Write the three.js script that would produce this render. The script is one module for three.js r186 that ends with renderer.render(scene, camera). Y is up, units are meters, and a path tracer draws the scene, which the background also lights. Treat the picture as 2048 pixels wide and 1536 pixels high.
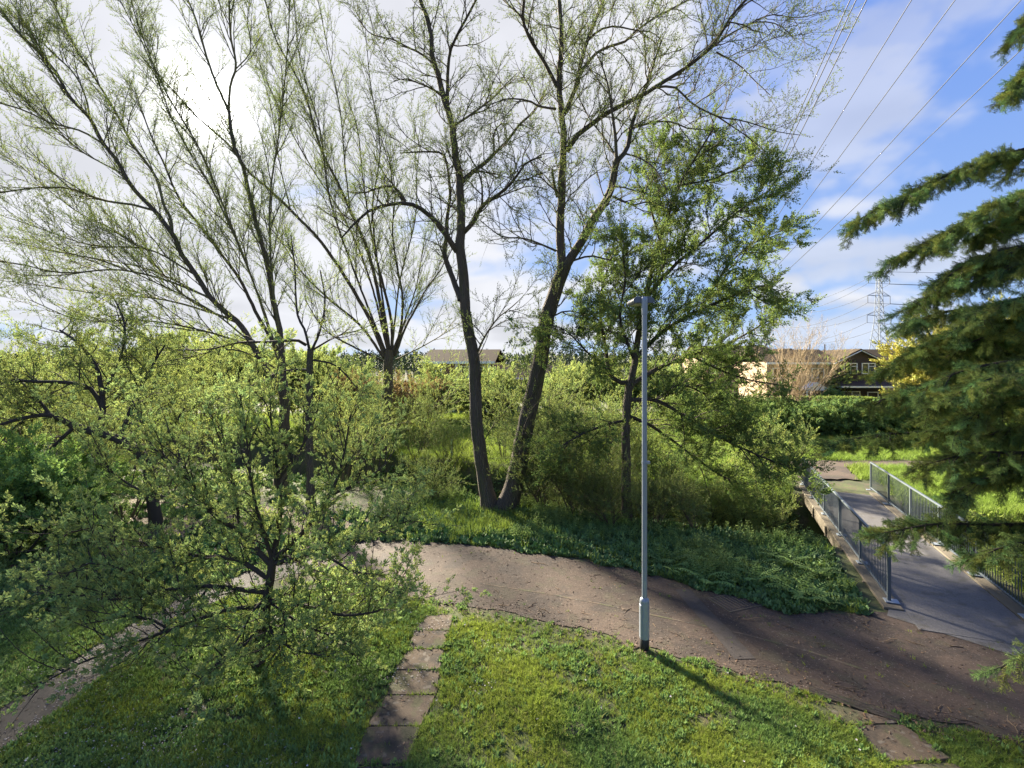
import * as THREE from 'three';
import { mergeGeometries } from 'three/addons/utils/BufferGeometryUtils.js';
import { RoundedBoxGeometry } from 'three/addons/geometries/RoundedBoxGeometry.js';

// ------------------------------------------------------------------ camera
const EYE = 4.8, F = 1000, HOR = 728;              // eye height (m), focal length and horizon row of the 2048 px photograph
const scene = new THREE.Scene();
const camera = new THREE.PerspectiveCamera(2 * Math.atan(768 / F) * 180 / Math.PI, 4 / 3, 0.1, 4000);
camera.position.set(0, EYE, 0);
camera.lookAt(0, EYE, -10);
camera.setViewOffset(1024, 768, 0, 20, 1024, 768);
const SUN = new THREE.Vector3(-0.614, 0.518, -1).normalize();
const EXPOSURE = 6.1, SUN_POWER = 5.0;

// ------------------------------------------------------------------ random, noise
function rngOf(seed) { let a = seed >>> 0; return () => { a = (a + 0x6D2B79F5) | 0; let t = Math.imul(a ^ (a >>> 15), 1 | a); t = (t + Math.imul(t ^ (t >>> 7), 61 | t)) ^ t; return ((t ^ (t >>> 14)) >>> 0) / 4294967296; }; }
function hash3(x, y, z) { let h = Math.imul(x, 374761393) ^ Math.imul(y, 668265263) ^ Math.imul(z, 2147483647 - 61); h = Math.imul(h ^ (h >>> 13), 1274126177); return ((h ^ (h >>> 16)) >>> 0) / 4294967296; }
function vnoise(x, y, z) {
  const xi = Math.floor(x), yi = Math.floor(y), zi = Math.floor(z); let u = x - xi, v = y - yi, w = z - zi;
  u = u * u * (3 - 2 * u); v = v * v * (3 - 2 * v); w = w * w * (3 - 2 * w);
  const l = (a, b, t) => a + (b - a) * t;
  return l(l(l(hash3(xi, yi, zi), hash3(xi + 1, yi, zi), u), l(hash3(xi, yi + 1, zi), hash3(xi + 1, yi + 1, zi), u), v),
    l(l(hash3(xi, yi, zi + 1), hash3(xi + 1, yi, zi + 1), u), l(hash3(xi, yi + 1, zi + 1), hash3(xi + 1, yi + 1, zi + 1), u), v), w);
}
function fbm(x, y, z, o = 5) { let s = 0, a = 0.5, n = 0; for (let i = 0; i < o; i++) { s += a * vnoise(x, y, z); n += a; x = x * 2.03 + 17.1; y = y * 2.03 + 5.7; z = z * 2.03 + 9.2; a *= 0.5; } return s / n; }
const clamp = (x, a = 0, b = 1) => Math.min(b, Math.max(a, x));
const sstep = (a, b, x) => { const t = clamp((x - a) / (b - a)); return t * t * (3 - 2 * t); };
const lerp = (a, b, t) => a + (b - a) * t;
const V3 = (x, y, z) => new THREE.Vector3(x, y, z);

// ------------------------------------------------------------------ sky
{
  const W = 2048, H = 1024, data = new Float32Array(W * H * 4);
  // puffs: azimuth and elevation (radians, from straight ahead), half widths, strength
  const at = (px, py) => { const x = (px - 1024) / F, y = (HOR - py) / F; return [Math.atan2(x, 1), Math.atan2(y, Math.hypot(1, x))]; };
  const puffs = [[1640, 215, .20, .11, .55], [1800, 60, .16, .06, .42], [1560, 330, .12, .05, .35], [1690, 418, .075, .022, .75], [1780, 425, .06, .03, .5], [1660, 505, .16, .026, .62], [1565, 575, .05, .026, .8],
    [1640, 665, .22, .035, .6], [1850, 520, .16, .035, .6], [1330, 330, .2, .12, .35], [1470, 90, .2, .1, .3]].map(([px, py, a, b, s]) => [...at(px, py), a, b, s]);
  for (let j = 0; j < H; j++) for (let i = 0; i < W; i++) {
    const lat = ((j + 0.5) / H - 0.5) * Math.PI, lon = ((i + 0.5) / W - 0.5) * 2 * Math.PI;
    const x = Math.cos(lat) * Math.cos(lon), y = Math.sin(lat), z = Math.cos(lat) * Math.sin(lon);
    const k = (j * W + i) * 4, el = Math.max(lat, 0);
    const up = Math.pow(1 - Math.sin(el), 2.2);
    // clear air
    let r = lerp(0.014, 0.074, up), g = lerp(0.039, 0.110, up), b = lerp(0.132, 0.165, up);
    const cs = x * SUN.x + y * SUN.y + z * SUN.z, ang = Math.acos(clamp(cs, -1, 1));
    const mie = 0.06 * Math.exp(-ang / 0.45);
    r += mie; g += mie; b += mie * 0.95;
    // cloud sheet, thickest round the sun, breaking up away from it
    const den = 1 / (Math.max(y, 0) + 0.18), u = x * den, v = z * den;
    const az = Math.atan2(x, -z);
    const wx = fbm(u * 0.8 + 3, v * 0.8, 1.5, 3) - 0.5;
    const n = fbm(u * 1.5 + wx * 1.6 + 11, v * 1.5 + wx, 4.2, 6), n2 = fbm(u * 5 + 31 + wx * 2, v * 5, 7.7, 5);
    const sheet = sstep(1.12, 0.30, ang + 0.20 * (fbm(u * 1.1, v * 1.1, 9.1, 3) - 0.5)) * 0.62;
    let cover = sstep(0.48, 0.71, n + sheet * 0.62 - 0.035 + 0.10 * (n2 - 0.5));
    for (const [pa, pe, a, e, s] of puffs) {
      let da = (az - pa) / a, de = (lat - pe) / e; if (Math.abs(da) > 2.6 || Math.abs(de) > 2.6) continue;
      const f = Math.exp(-(da * da + de * de) * 0.8), d = fbm(az * 14 + pa * 9, lat * 26 + pe * 7, 2.3, 5);
      cover = Math.max(cover, s * sstep(0.30, 0.72, f * 0.75 + (d - 0.42) * 1.0));
    }
    const thick = sstep(0.35, 0.75, fbm(u * 2.3 + 7, v * 2.3 + wx * 2, 3.3, 5));
    const lit = 0.156 + 0.004 * Math.exp(-ang / 0.4) - 0.034 * thick;
    const cr = lit, cg = lit * 1.0, cb = lit * 1.03;
    r = lerp(r, cr, cover * 0.92); g = lerp(g, cg, cover * 0.92); b = lerp(b, cb, cover * 0.90);
    const glow = 2.2 * Math.exp(-Math.pow(ang / 0.026, 1.3)) + 0.015 * Math.exp(-ang / 0.15);
    r += glow; g += glow * 0.98; b += glow * 0.94;
    if (lat < 0) { r = 0.10; g = 0.11; b = 0.10; }
    data[k] = r; data[k + 1] = g; data[k + 2] = b; data[k + 3] = 1;
  }
  const tex = new THREE.DataTexture(data, W, H, THREE.RGBAFormat, THREE.FloatType);
  tex.mapping = THREE.EquirectangularReflectionMapping; tex.magFilter = THREE.LinearFilter; tex.needsUpdate = true;
  scene.background = tex; scene.environment = tex;
}
const sun = new THREE.DirectionalLight(new THREE.Color(1.0, 0.90, 0.72), SUN_POWER);
sun.position.copy(SUN).multiplyScalar(120); sun.target.position.set(0, 0, -10);
sun.castShadow = true; sun.shadow.radius = 8; sun.shadow.mapSize.set(4096, 4096);
Object.assign(sun.shadow.camera, { left: -60, right: 60, top: 60, bottom: -60, near: 1, far: 300 });
scene.add(sun, sun.target);

const renderer = new THREE.WebGLRenderer({ antialias: true });
renderer.setSize(1024, 768);
renderer.toneMapping = THREE.LinearToneMapping;
renderer.toneMappingExposure = EXPOSURE;
renderer.shadowMap.enabled = true;

// ------------------------------------------------------------------ photo pixel -> place
const P = (px, py, d) => V3((px - 1024) / F * d, EYE + (HOR - py) / F * d, -d);           // at depth d
const G = (px, py, y = 0) => { const d = (EYE - y) * F / (py - HOR); return [(px - 1024) / F * d, -d]; };   // on the ground

// ------------------------------------------------------------------ bookkeeping
const used = new Map();
function numbered(n) { const c = used.get(n) || 0; used.set(n, c + 1); return c ? `${n}_${String(c).padStart(3, '0')}` : n; }
function shade(o) { o.traverse((c) => { if (c.isMesh) { c.castShadow = true; c.receiveShadow = true; } }); return o; }
function thing(name, label, category, pos = [0, 0, 0], turn = 0, group, kind) {
  const o = new THREE.Group(); o.name = numbered(name); o.position.set(...pos); o.rotation.y = turn; scene.add(o);
  o.userData = { label, category }; if (group) o.userData.group = group; if (kind) o.userData.kind = kind; return o;
}
function structure(name, geo, mat, label) { const m = new THREE.Mesh(geo, mat); m.name = numbered(name); m.userData = { kind: 'structure', category: name.replace(/_/g, ' ').split(' ').slice(-2).join(' '), label: label || name }; m.receiveShadow = m.castShadow = true; scene.add(m); return m; }
function part(name, geo, mat, parent, kind) { const m = new THREE.Mesh(geo, mat); m.name = name; m.castShadow = m.receiveShadow = true; if (kind) m.userData.kind = kind; parent.add(m); return m; }
function box(w, h, d, x = 0, y = 0, z = 0) { const g = new THREE.BoxGeometry(w, h, d); g.translate(x, y, z); return g; }
function rbox(w, h, d, x = 0, y = 0, z = 0, r = 0.01) { const g = new RoundedBoxGeometry(w, h, d, 1, Math.min(r, w * 0.45, h * 0.45, d * 0.45)); g.translate(x, y, z); return g; }
function bar(a, b, t, t2 = t) { const v = b.clone().sub(a), g = new THREE.BoxGeometry(t, v.length(), t2); g.applyQuaternion(new THREE.Quaternion().setFromUnitVectors(V3(0, 1, 0), v.clone().normalize())); g.translate((a.x + b.x) / 2, (a.y + b.y) / 2, (a.z + b.z) / 2); return g; }
function merged(list) { return mergeGeometries(list.map((g) => g.index ? g.toNonIndexed() : g).map((g) => { for (const k of Object.keys(g.attributes)) if (!['position', 'normal', 'uv'].includes(k)) g.deleteAttribute(k); return g; })); }
const C = (r, g, b) => new THREE.Color().setRGB(r, g, b);

// ------------------------------------------------------------------ textures (matter only: grain, speckle, stains)
function texture(size, fn, srgb = true) {
  const d = new Uint8Array(size * size * 4);
  for (let j = 0; j < size; j++) for (let i = 0; i < size; i++) { const c = fn(i / size, j / size), k = (j * size + i) * 4; for (let q = 0; q < 3; q++) { const x = clamp(c[q]); d[k + q] = Math.round(255 * (srgb ? (x <= 0.0031308 ? 12.92 * x : 1.055 * Math.pow(x, 1 / 2.4) - 0.055) : x)); } d[k + 3] = 255; }
  const t = new THREE.DataTexture(d, size, size); t.wrapS = t.wrapT = THREE.RepeatWrapping; t.magFilter = THREE.LinearFilter; t.minFilter = THREE.LinearMipmapLinearFilter; t.generateMipmaps = true; if (srgb) t.colorSpace = THREE.SRGBColorSpace; t.needsUpdate = true; return t;
}
// tiling fbm on a torus-free lattice
function tn(u, v, f, seed, o = 4) { let s = 0, a = 0.5, n = 0; for (let q = 0; q < o; q++) { const x = u * f, y = v * f, xi = Math.floor(x), yi = Math.floor(y); let p = x - xi, r = y - yi; p = p * p * (3 - 2 * p); r = r * r * (3 - 2 * r); const h = (i, j) => hash3(((i % f) + f) % f, ((j % f) + f) % f, seed + q); s += a * lerp(lerp(h(xi, yi), h(xi + 1, yi), p), lerp(h(xi, yi + 1), h(xi + 1, yi + 1), p), r); n += a; a *= 0.5; f *= 2; } return s / n; }
const mixc = (a, b, t) => [lerp(a[0], b[0], t), lerp(a[1], b[1], t), lerp(a[2], b[2], t)];

const tarmacTex = texture(1024, (u, v) => {   // 4 m tile of old reddish tarmac
  const p = tn(u, v, 4, 1, 5), q = tn(u, v, 9, 7, 4), s = tn(u, v, 170, 3, 2), c = tn(u, v, 260, 5, 1), m = tn(u, v, 14, 15, 4);
  let k = mixc([0.047, 0.029, 0.019], [0.076, 0.050, 0.034], sstep(0.3, 0.7, p));
  k = mixc(k, [0.034, 0.023, 0.017], sstep(0.46, 0.68, q) * 0.85);
  k = mixc(k, [0.056, 0.046, 0.024], sstep(0.54, 0.75, m) * 0.6);
  const f = 0.72 + 0.56 * s; k = k.map((x) => x * f);
  if (c > 0.90) k = mixc(k, [0.24, 0.20, 0.17], 0.7); if (c < 0.10) k = mixc(k, [0.025, 0.021, 0.019], 0.6);
  return k;
});
const tarmacBump = texture(512, (u, v) => { const s = tn(u, v, 120, 3, 2), p = tn(u, v, 8, 9, 4), x = 0.6 * s + 0.4 * p; return [x, x, x]; }, false);
const deckTex = texture(512, (u, v) => { const s = tn(u, v, 140, 3, 2), p = tn(u, v, 5, 19, 4), m = tn(u, v, 12, 44, 4); let k = mixc([0.100, 0.094, 0.092], [0.130, 0.122, 0.117], p); k = mixc(k, [0.075, 0.068, 0.052], sstep(0.55, 0.75, m) * 0.6); return k.map((x) => x * (0.7 + 0.6 * s)); });
const concreteTex = texture(512, (u, v) => { const p = tn(u, v, 3, 23, 5), s = tn(u, v, 110, 13, 2), m = tn(u, v, 7, 31, 5), l = tn(u, v, 22, 37, 4); let k = mixc([0.076, 0.053, 0.033], [0.120, 0.086, 0.056], sstep(0.3, 0.7, p)); k = mixc(k, [0.038, 0.031, 0.024], sstep(0.48, 0.72, m) * 0.85); k = mixc(k, [0.20, 0.18, 0.15], sstep(0.66, 0.74, l) * 0.5); k = mixc(k, [0.075, 0.085, 0.03], sstep(0.55, 0.68, tn(u, v, 5, 48, 5)) * 0.65); return k.map((x) => x * (0.78 + 0.44 * s)); });
const soilTex = texture(1024, (u, v) => {     // 3 m tile: earth, moss and thatch under the grass
  const p = tn(u, v, 6, 2, 5), q = tn(u, v, 16, 12, 4), s = tn(u, v, 128, 6, 3);
  let k = mixc([0.040, 0.048, 0.017], [0.075, 0.088, 0.026], sstep(0.3, 0.7, p));
  k = mixc(k, [0.078, 0.058, 0.036], sstep(0.52, 0.70, q) * 0.7); return k.map((x) => x * (0.55 + 0.9 * s));
});
const litterTex = texture(512, (u, v) => { const p = tn(u, v, 8, 52, 5), s = tn(u, v, 100, 6, 3), q = tn(u, v, 40, 61, 2); let k = mixc([0.085, 0.060, 0.042], [0.16, 0.12, 0.085], sstep(0.3, 0.7, p)); if (q > 0.68) k = mixc(k, [0.20, 0.15, 0.09], 0.6); if (q < 0.3) k = mixc(k, [0.03, 0.026, 0.018], 0.6); return k.map((x) => x * (0.5 + s)); });
const barkBump = texture(512, (u, v) => { const r = tn(u, v * 0.25 + 0.0, 24, 71, 3), w = tn(u, v, 6, 72, 3), x = Math.abs(Math.sin((u * 16 + w * 2.2) * Math.PI)), y = clamp(0.65 * x + 0.35 * r); return [y, y, y]; }, false);
const barkTex = texture(512, (u, v) => { const w = tn(u, v, 6, 72, 3), x = Math.abs(Math.sin((u * 16 + w * 2.2) * Math.PI)), p = tn(u, v, 5, 77, 4), s = tn(u, v, 60, 78, 2); let k = mixc([0.055, 0.043, 0.032], [0.125, 0.100, 0.076], x); k = mixc(k, [0.085, 0.092, 0.04], sstep(0.52, 0.7, p) * 0.5); return k.map((c) => c * (0.7 + 0.6 * s)); });
const brickTex = (a, b) => texture(256, (u, v) => { const p = tn(u, v, 6, 81, 3), s = tn(u, v, 70, 82, 2); return mixc(a, b, p).map((x) => x * (0.8 + 0.4 * s)); });

const std = (o) => new THREE.MeshStandardMaterial(o);
const M = {
  soil: std({ map: soilTex, roughness: 1 }), tarmac: std({ map: tarmacTex, bumpMap: tarmacBump, bumpScale: 0.006, roughness: 0.9 }),
  deck: std({ map: deckTex, bumpMap: tarmacBump, bumpScale: 0.003, roughness: 0.88 }), concrete: std({ map: concreteTex, bumpMap: tarmacBump, bumpScale: 0.003, roughness: 0.92 }),
  litterGround: std({ map: litterTex, roughness: 1 }), bark: std({ map: barkTex, bumpMap: barkBump, bumpScale: 0.035, roughness: 0.95 }),
  branch: std({ color: C(0.085, 0.068, 0.045), roughness: 0.9 }), branchGreen: std({ color: C(0.105, 0.095, 0.045), roughness: 0.85 }), darkBark: std({ color: C(0.045, 0.036, 0.028), roughness: 0.95 }),
  paleTwig: std({ color: C(0.16, 0.12, 0.075), roughness: 0.9 }), tanTwig: std({ color: C(0.36, 0.27, 0.16), roughness: 0.9 }),
  galv: std({ color: C(0.26, 0.295, 0.34), roughness: 0.5, metalness: 0.35 }), blackPaint: std({ color: C(0.012, 0.012, 0.014), roughness: 0.6 }), lantern: std({ color: C(0.09, 0.105, 0.135), roughness: 0.45 }), lens: std({ color: C(0.55, 0.55, 0.5), roughness: 0.25 }),
  rail: std({ color: C(0.095, 0.115, 0.13), roughness: 0.5, metalness: 0.3 }), water: new THREE.MeshPhysicalMaterial({ color: C(0.02, 0.022, 0.014), roughness: 0.06 }),
  white: std({ color: C(0.80, 0.80, 0.80), roughness: 0.5 }), glass: new THREE.MeshPhysicalMaterial({ color: C(0.03, 0.035, 0.04), roughness: 0.05 }),
  darkTile: std({ map: brickTex([0.035, 0.025, 0.028], [0.06, 0.042, 0.042]), roughness: 0.85 }), roofTile: new THREE.MeshPhysicalMaterial({ map: brickTex([0.045, 0.036, 0.028], [0.085, 0.066, 0.046]), roughness: 1, specularIntensity: 0.15 }),
  buffBrick: std({ map: brickTex([0.32, 0.22, 0.145], [0.44, 0.32, 0.215]), roughness: 0.92 }), redBrick: std({ map: brickTex([0.16, 0.085, 0.06], [0.25, 0.13, 0.09]), roughness: 0.92 }),
  steel: std({ color: C(0.16, 0.19, 0.24), roughness: 0.6, metalness: 0.2 }), cable: std({ color: C(0.018, 0.022, 0.030), roughness: 0.6 }), insulator: std({ color: C(0.12, 0.13, 0.15), roughness: 0.4 }),
};
function leafMat(r, g, b, t = 0.45) { return t ? new THREE.MeshPhysicalMaterial({ color: C(r, g, b), roughness: 1, transmission: t, thickness: 0, side: THREE.DoubleSide, specularIntensity: 0.3 }) : std({ color: C(r, g, b), roughness: 0.75, side: THREE.DoubleSide }); }
const L = {
  willow: leafMat(0.155, 0.200, 0.056, 0.42), apple: leafMat(0.285, 0.365, 0.115, 0.5), haw: leafMat(0.160, 0.222, 0.052, 0.45), lush: leafMat(0.168, 0.245, 0.068, 0.4),
  cedar: leafMat(0.200, 0.270, 0.075, 0.3), grass: leafMat(0.198, 0.278, 0.056, 0.4), nettle: leafMat(0.165, 0.265, 0.072, 0.35), yellow: leafMat(0.40, 0.38, 0.06, 0), brown: leafMat(0.25, 0.18, 0.07, 0.3),
  sallow: leafMat(0.235, 0.290, 0.080, 0.5), far: leafMat(0.085, 0.115, 0.055, 0), fresh: leafMat(0.240, 0.370, 0.095, 0.45), petal: leafMat(0.62, 0.54, 0.54, 0), straw: leafMat(0.24, 0.19, 0.10, 0), dead: leafMat(0.115, 0.072, 0.042, 0), ivy: leafMat(0.100, 0.175, 0.050, 0),
};

// ------------------------------------------------------------------ small plant geometries (along +y, length about 1 unless in metres)
class Buf { constructor() { this.p = []; this.n = []; this.u = []; this.i = []; }
  tri(a, b, c) { const k = this.p.length / 3, e = b.clone().sub(a).cross(c.clone().sub(a)).normalize(); for (const v of [a, b, c]) { this.p.push(v.x, v.y, v.z); this.n.push(e.x, e.y, e.z); this.u.push(v.x, v.y); } this.i.push(k, k + 1, k + 2); }
  leaf(o, dir, side, len, wid, fold = 0.15, segs = 1) {   // a folded, pointed blade: o base, dir along, side across
    const nrm = dir.clone().cross(side).normalize(), at = (t, s, h = 0) => o.clone().addScaledVector(dir, len * t).addScaledVector(side, wid * s).addScaledVector(nrm, len * h);
    if (segs === 1) { const a = at(0, 0), b = at(0.42, 0.5, fold * 0.5), c = at(1, 0, -fold * 0.4), d = at(0.42, -0.5, fold * 0.5); this.tri(a, b, c); this.tri(a, c, d); return; }
    const a = at(0, 0), m = at(0.5, 0, -0.04), e = at(1, 0, -fold), l1 = at(0.28, 0.46, fold * 0.4), l2 = at(0.66, 0.40, fold * 0.2), r1 = at(0.28, -0.46, fold * 0.4), r2 = at(0.66, -0.40, fold * 0.2);
    this.tri(a, l1, m); this.tri(l1, l2, m); this.tri(l2, e, m); this.tri(a, m, r1); this.tri(r1, m, r2); this.tri(r2, m, e);
  }
  tube(pts, rad, sides = 5, uvScale = 1) {
    let N = V3(1, 0, 0), k0 = this.p.length / 3, run = 0; const T = V3(), B = V3();
    for (let i = 0; i < pts.length; i++) {
      T.copy(pts[Math.min(i + 1, pts.length - 1)]).sub(pts[Math.max(i - 1, 0)]).normalize();
      if (i === 0) { N.set(Math.abs(T.x) < 0.8 ? 1 : 0, 0, Math.abs(T.x) < 0.8 ? 0 : 1); }
      N.addScaledVector(T, -N.dot(T)).normalize(); B.crossVectors(T, N);
      if (i) run += pts[i].distanceTo(pts[i - 1]);
      const r = rad[i];
      for (let s = 0; s <= sides; s++) { const a = s / sides * Math.PI * 2, c = Math.cos(a), d = Math.sin(a), nx = N.x * c + B.x * d, ny = N.y * c + B.y * d, nz = N.z * c + B.z * d; this.p.push(pts[i].x + nx * r, pts[i].y + ny * r, pts[i].z + nz * r); this.n.push(nx, ny, nz); this.u.push(s / sides * uvScale, run * 0.6); }
      if (i) for (let s = 0; s < sides; s++) { const a = k0 + (i - 1) * (sides + 1) + s, b = a + 1, c = a + sides + 1, d = c + 1; this.i.push(a, b, c, b, d, c); }
    }
  }
  get empty() { return !this.i.length; }
  geo(o) { const g = new THREE.BufferGeometry(), p = new Float32Array(this.p); if (o) for (let i = 0; i < p.length; i += 3) { p[i] -= o[0]; p[i + 1] -= o[1]; p[i + 2] -= o[2]; } g.setAttribute('position', new THREE.BufferAttribute(p, 3)); g.setAttribute('normal', new THREE.BufferAttribute(new Float32Array(this.n), 3)); g.setAttribute('uv', new THREE.BufferAttribute(new Float32Array(this.u), 2)); g.setIndex(new THREE.BufferAttribute(new Uint32Array(this.i), 1)); return g; }
}
function spray(seed, { n = 7, len = 0.2, wid = 0.05, open = 0.9, twig = 0.01, tip = true, segs = 1, from = 0.08, fork = 0 }) {
  const r = rngOf(seed), b = new Buf(), w = new Buf();
  const axis = [V3(0, 0, 0), V3((r() - .5) * .08, 0.5, (r() - .5) * .08), V3((r() - .5) * .16, 1, (r() - .5) * .16)];
  if (twig) w.tube(axis, [twig, twig * 0.7, twig * 0.3], 3);
  const on = (t) => t < .5 ? axis[0].clone().lerp(axis[1], t * 2) : axis[1].clone().lerp(axis[2], t * 2 - 1);
  for (let i = 0; i < n; i++) {
    const t = i === n - 1 && tip ? 1 : from + (1 - from) * (i + r() * 0.6) / n, a = i * 2.4 + r() * 0.8, o = open * (0.7 + 0.5 * r()) * (t > 0.97 ? 0.3 : 1);
    const d = V3(Math.cos(a) * Math.sin(o), Math.cos(o), Math.sin(a) * Math.sin(o)), s = V3(-Math.sin(a), 0, Math.cos(a)).applyAxisAngle(d, (r() - .5) * 1.4), k = 0.65 + 0.6 * r();
    b.leaf(on(t), d, s, len * k, wid * k, 0.2 + 0.2 * r(), segs);
  }
  for (let f = 0; f < fork; f++) { const t = 0.2 + 0.5 * r(), a = r() * 6.28, o = on(t), e = o.clone().add(V3(Math.cos(a) * 0.25, 0.35, Math.sin(a) * 0.25)); w.tube([o, e], [twig * 0.5, twig * 0.2], 3); for (let i = 0; i < 3; i++) { const q = a + i * 2.1, d = V3(Math.cos(q) * 0.7, 0.6, Math.sin(q) * 0.7).normalize(), s = V3(-Math.sin(q), 0, Math.cos(q)); b.leaf(o.clone().lerp(e, 0.5 + 0.25 * i), d, s, len * 0.8, wid * 0.8, 0.3, segs); } }
  return { leaf: b.geo(), twig: twig ? w.geo() : null };
}
function cedarSpray(seed) {
  const r = rngOf(seed), b = new Buf(), w = new Buf(), pts = []; for (let i = 0; i <= 4; i++) { const t = i / 4; pts.push(V3((r() - .5) * .05, t, -0.22 * t * t)); } w.tube(pts, [.022, .018, .014, .010, .006], 3);
  for (let i = 0; i < 13; i++) { const t = 0.05 + 0.95 * i / 12, o = V3((r() - .5) * .03, t, -0.22 * t * t + 0.01), k = 9; const lift = 0.9;
    for (let j = 0; j < k; j++) { const a = j / k * 6.283 + r(), q = 0.75 + 0.5 * r(), d = V3(Math.cos(a) * Math.sin(q * lift), Math.cos(q * lift) * 0.8, Math.sin(a) * Math.sin(q * lift)).normalize(), s = V3(-Math.sin(a), 0.2, Math.cos(a)).normalize(); b.leaf(o, d, s, 0.15 + 0.06 * r(), 0.020, 0.1); } }
  for (let f = 0; f < 4; f++) { const t = 0.2 + 0.17 * f, s0 = f % 2 ? 1 : -1, o = V3(0, t, -0.22 * t * t), e = o.clone().add(V3(s0 * 0.3 * (1.1 - t * .5), 0.22, -0.06)); w.tube([o, e], [.012, .005], 3);
    for (let i = 1; i <= 5; i++) for (let j = 0; j < 6; j++) { const a = j / 6 * 6.283 + r(), q = 0.7 + 0.4 * r(), d = V3(s0 * 0.6 * Math.cos(q) + Math.cos(a) * Math.sin(q), 0.6 * Math.cos(q) + 0.3 * Math.sin(a), Math.sin(a) * Math.sin(q)).normalize(), s = V3(0.3, -Math.sin(a), Math.cos(a)).normalize(); b.leaf(o.clone().lerp(e, i / 5), d, s, 0.13 + 0.05 * r(), 0.019, 0.1); } }
  return { leaf: b.geo(), twig: w.geo() };
}
const SPRAY = {
  willow: [1, 2, 3, 4].map((s) => spray(s, { n: 8, len: 0.21, wid: 0.084, open: 0.8, twig: 0.013 })),
  sallow: [11, 12, 13].map((s) => spray(s, { n: 9, len: 0.28, wid: 0.105, open: 0.85, twig: 0.010 })),
  apple: [21, 22, 23].map((s) => spray(s, { n: 7, len: 0.50, wid: 0.26, open: 1.15, twig: 0.018, segs: 2, from: 0.55 })),
  haw: [31, 32, 33].map((s) => spray(s, { n: 12, len: 0.24, wid: 0.155, open: 1.05, twig: 0.012, fork: 1 })),
  bush: [41, 42, 43].map((s) => spray(s, { n: 14, len: 0.34, wid: 0.20, open: 1.1, twig: 0.014, fork: 1 })),
  budding: [51, 52].map((s) => spray(s, { n: 6, len: 0.10, wid: 0.05, open: 0.6, twig: 0.012, fork: 2 })),
  cedar: [61, 62, 63].map(cedarSpray),
};

// ------------------------------------------------------------------ scattering: one InstancedMesh per variant
function scatter(name, list, geos, mat, parent, off = [0, 0, 0], kind = 'stuff') {   // list: {m: Matrix4, c: Color, v: variant}
  const out = [];
  geos.forEach((g, v) => {
    if (!g) return; const sel = list.filter((e) => e.v === v); if (!sel.length) return;
    const im = new THREE.InstancedMesh(g, mat, sel.length); im.name = name; im.castShadow = im.receiveShadow = true; im.userData.kind = kind;
    const T = new THREE.Matrix4();
    sel.forEach((e, i) => { T.copy(e.m); T.elements[12] -= off[0]; T.elements[13] -= off[1]; T.elements[14] -= off[2]; im.setMatrixAt(i, T); if (e.c) im.setColorAt(i, e.c); });
    parent.add(im); out.push(im);
  }); return out;
}
const Q = new THREE.Quaternion(), Q2 = new THREE.Quaternion(), YUP = V3(0, 1, 0);
function place(pos, dir, size, roll) { Q.setFromUnitVectors(YUP, dir); Q2.setFromAxisAngle(YUP, roll); Q.multiply(Q2); return new THREE.Matrix4().compose(pos, Q, V3(size, size, size)); }

// ------------------------------------------------------------------ trees
function resample(pts, rad, step) {
  const c = new THREE.CatmullRomCurve3(pts, false, 'centripetal'), n = Math.max(2, Math.round(c.getLength() / step)), o = [], q = [];
  for (let i = 0; i <= n; i++) { const t = i / n; o.push(c.getPointAt(t)); q.push(lerp(rad[0], rad[1], Math.pow(t, 0.85))); } return [o, q];
}
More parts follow.
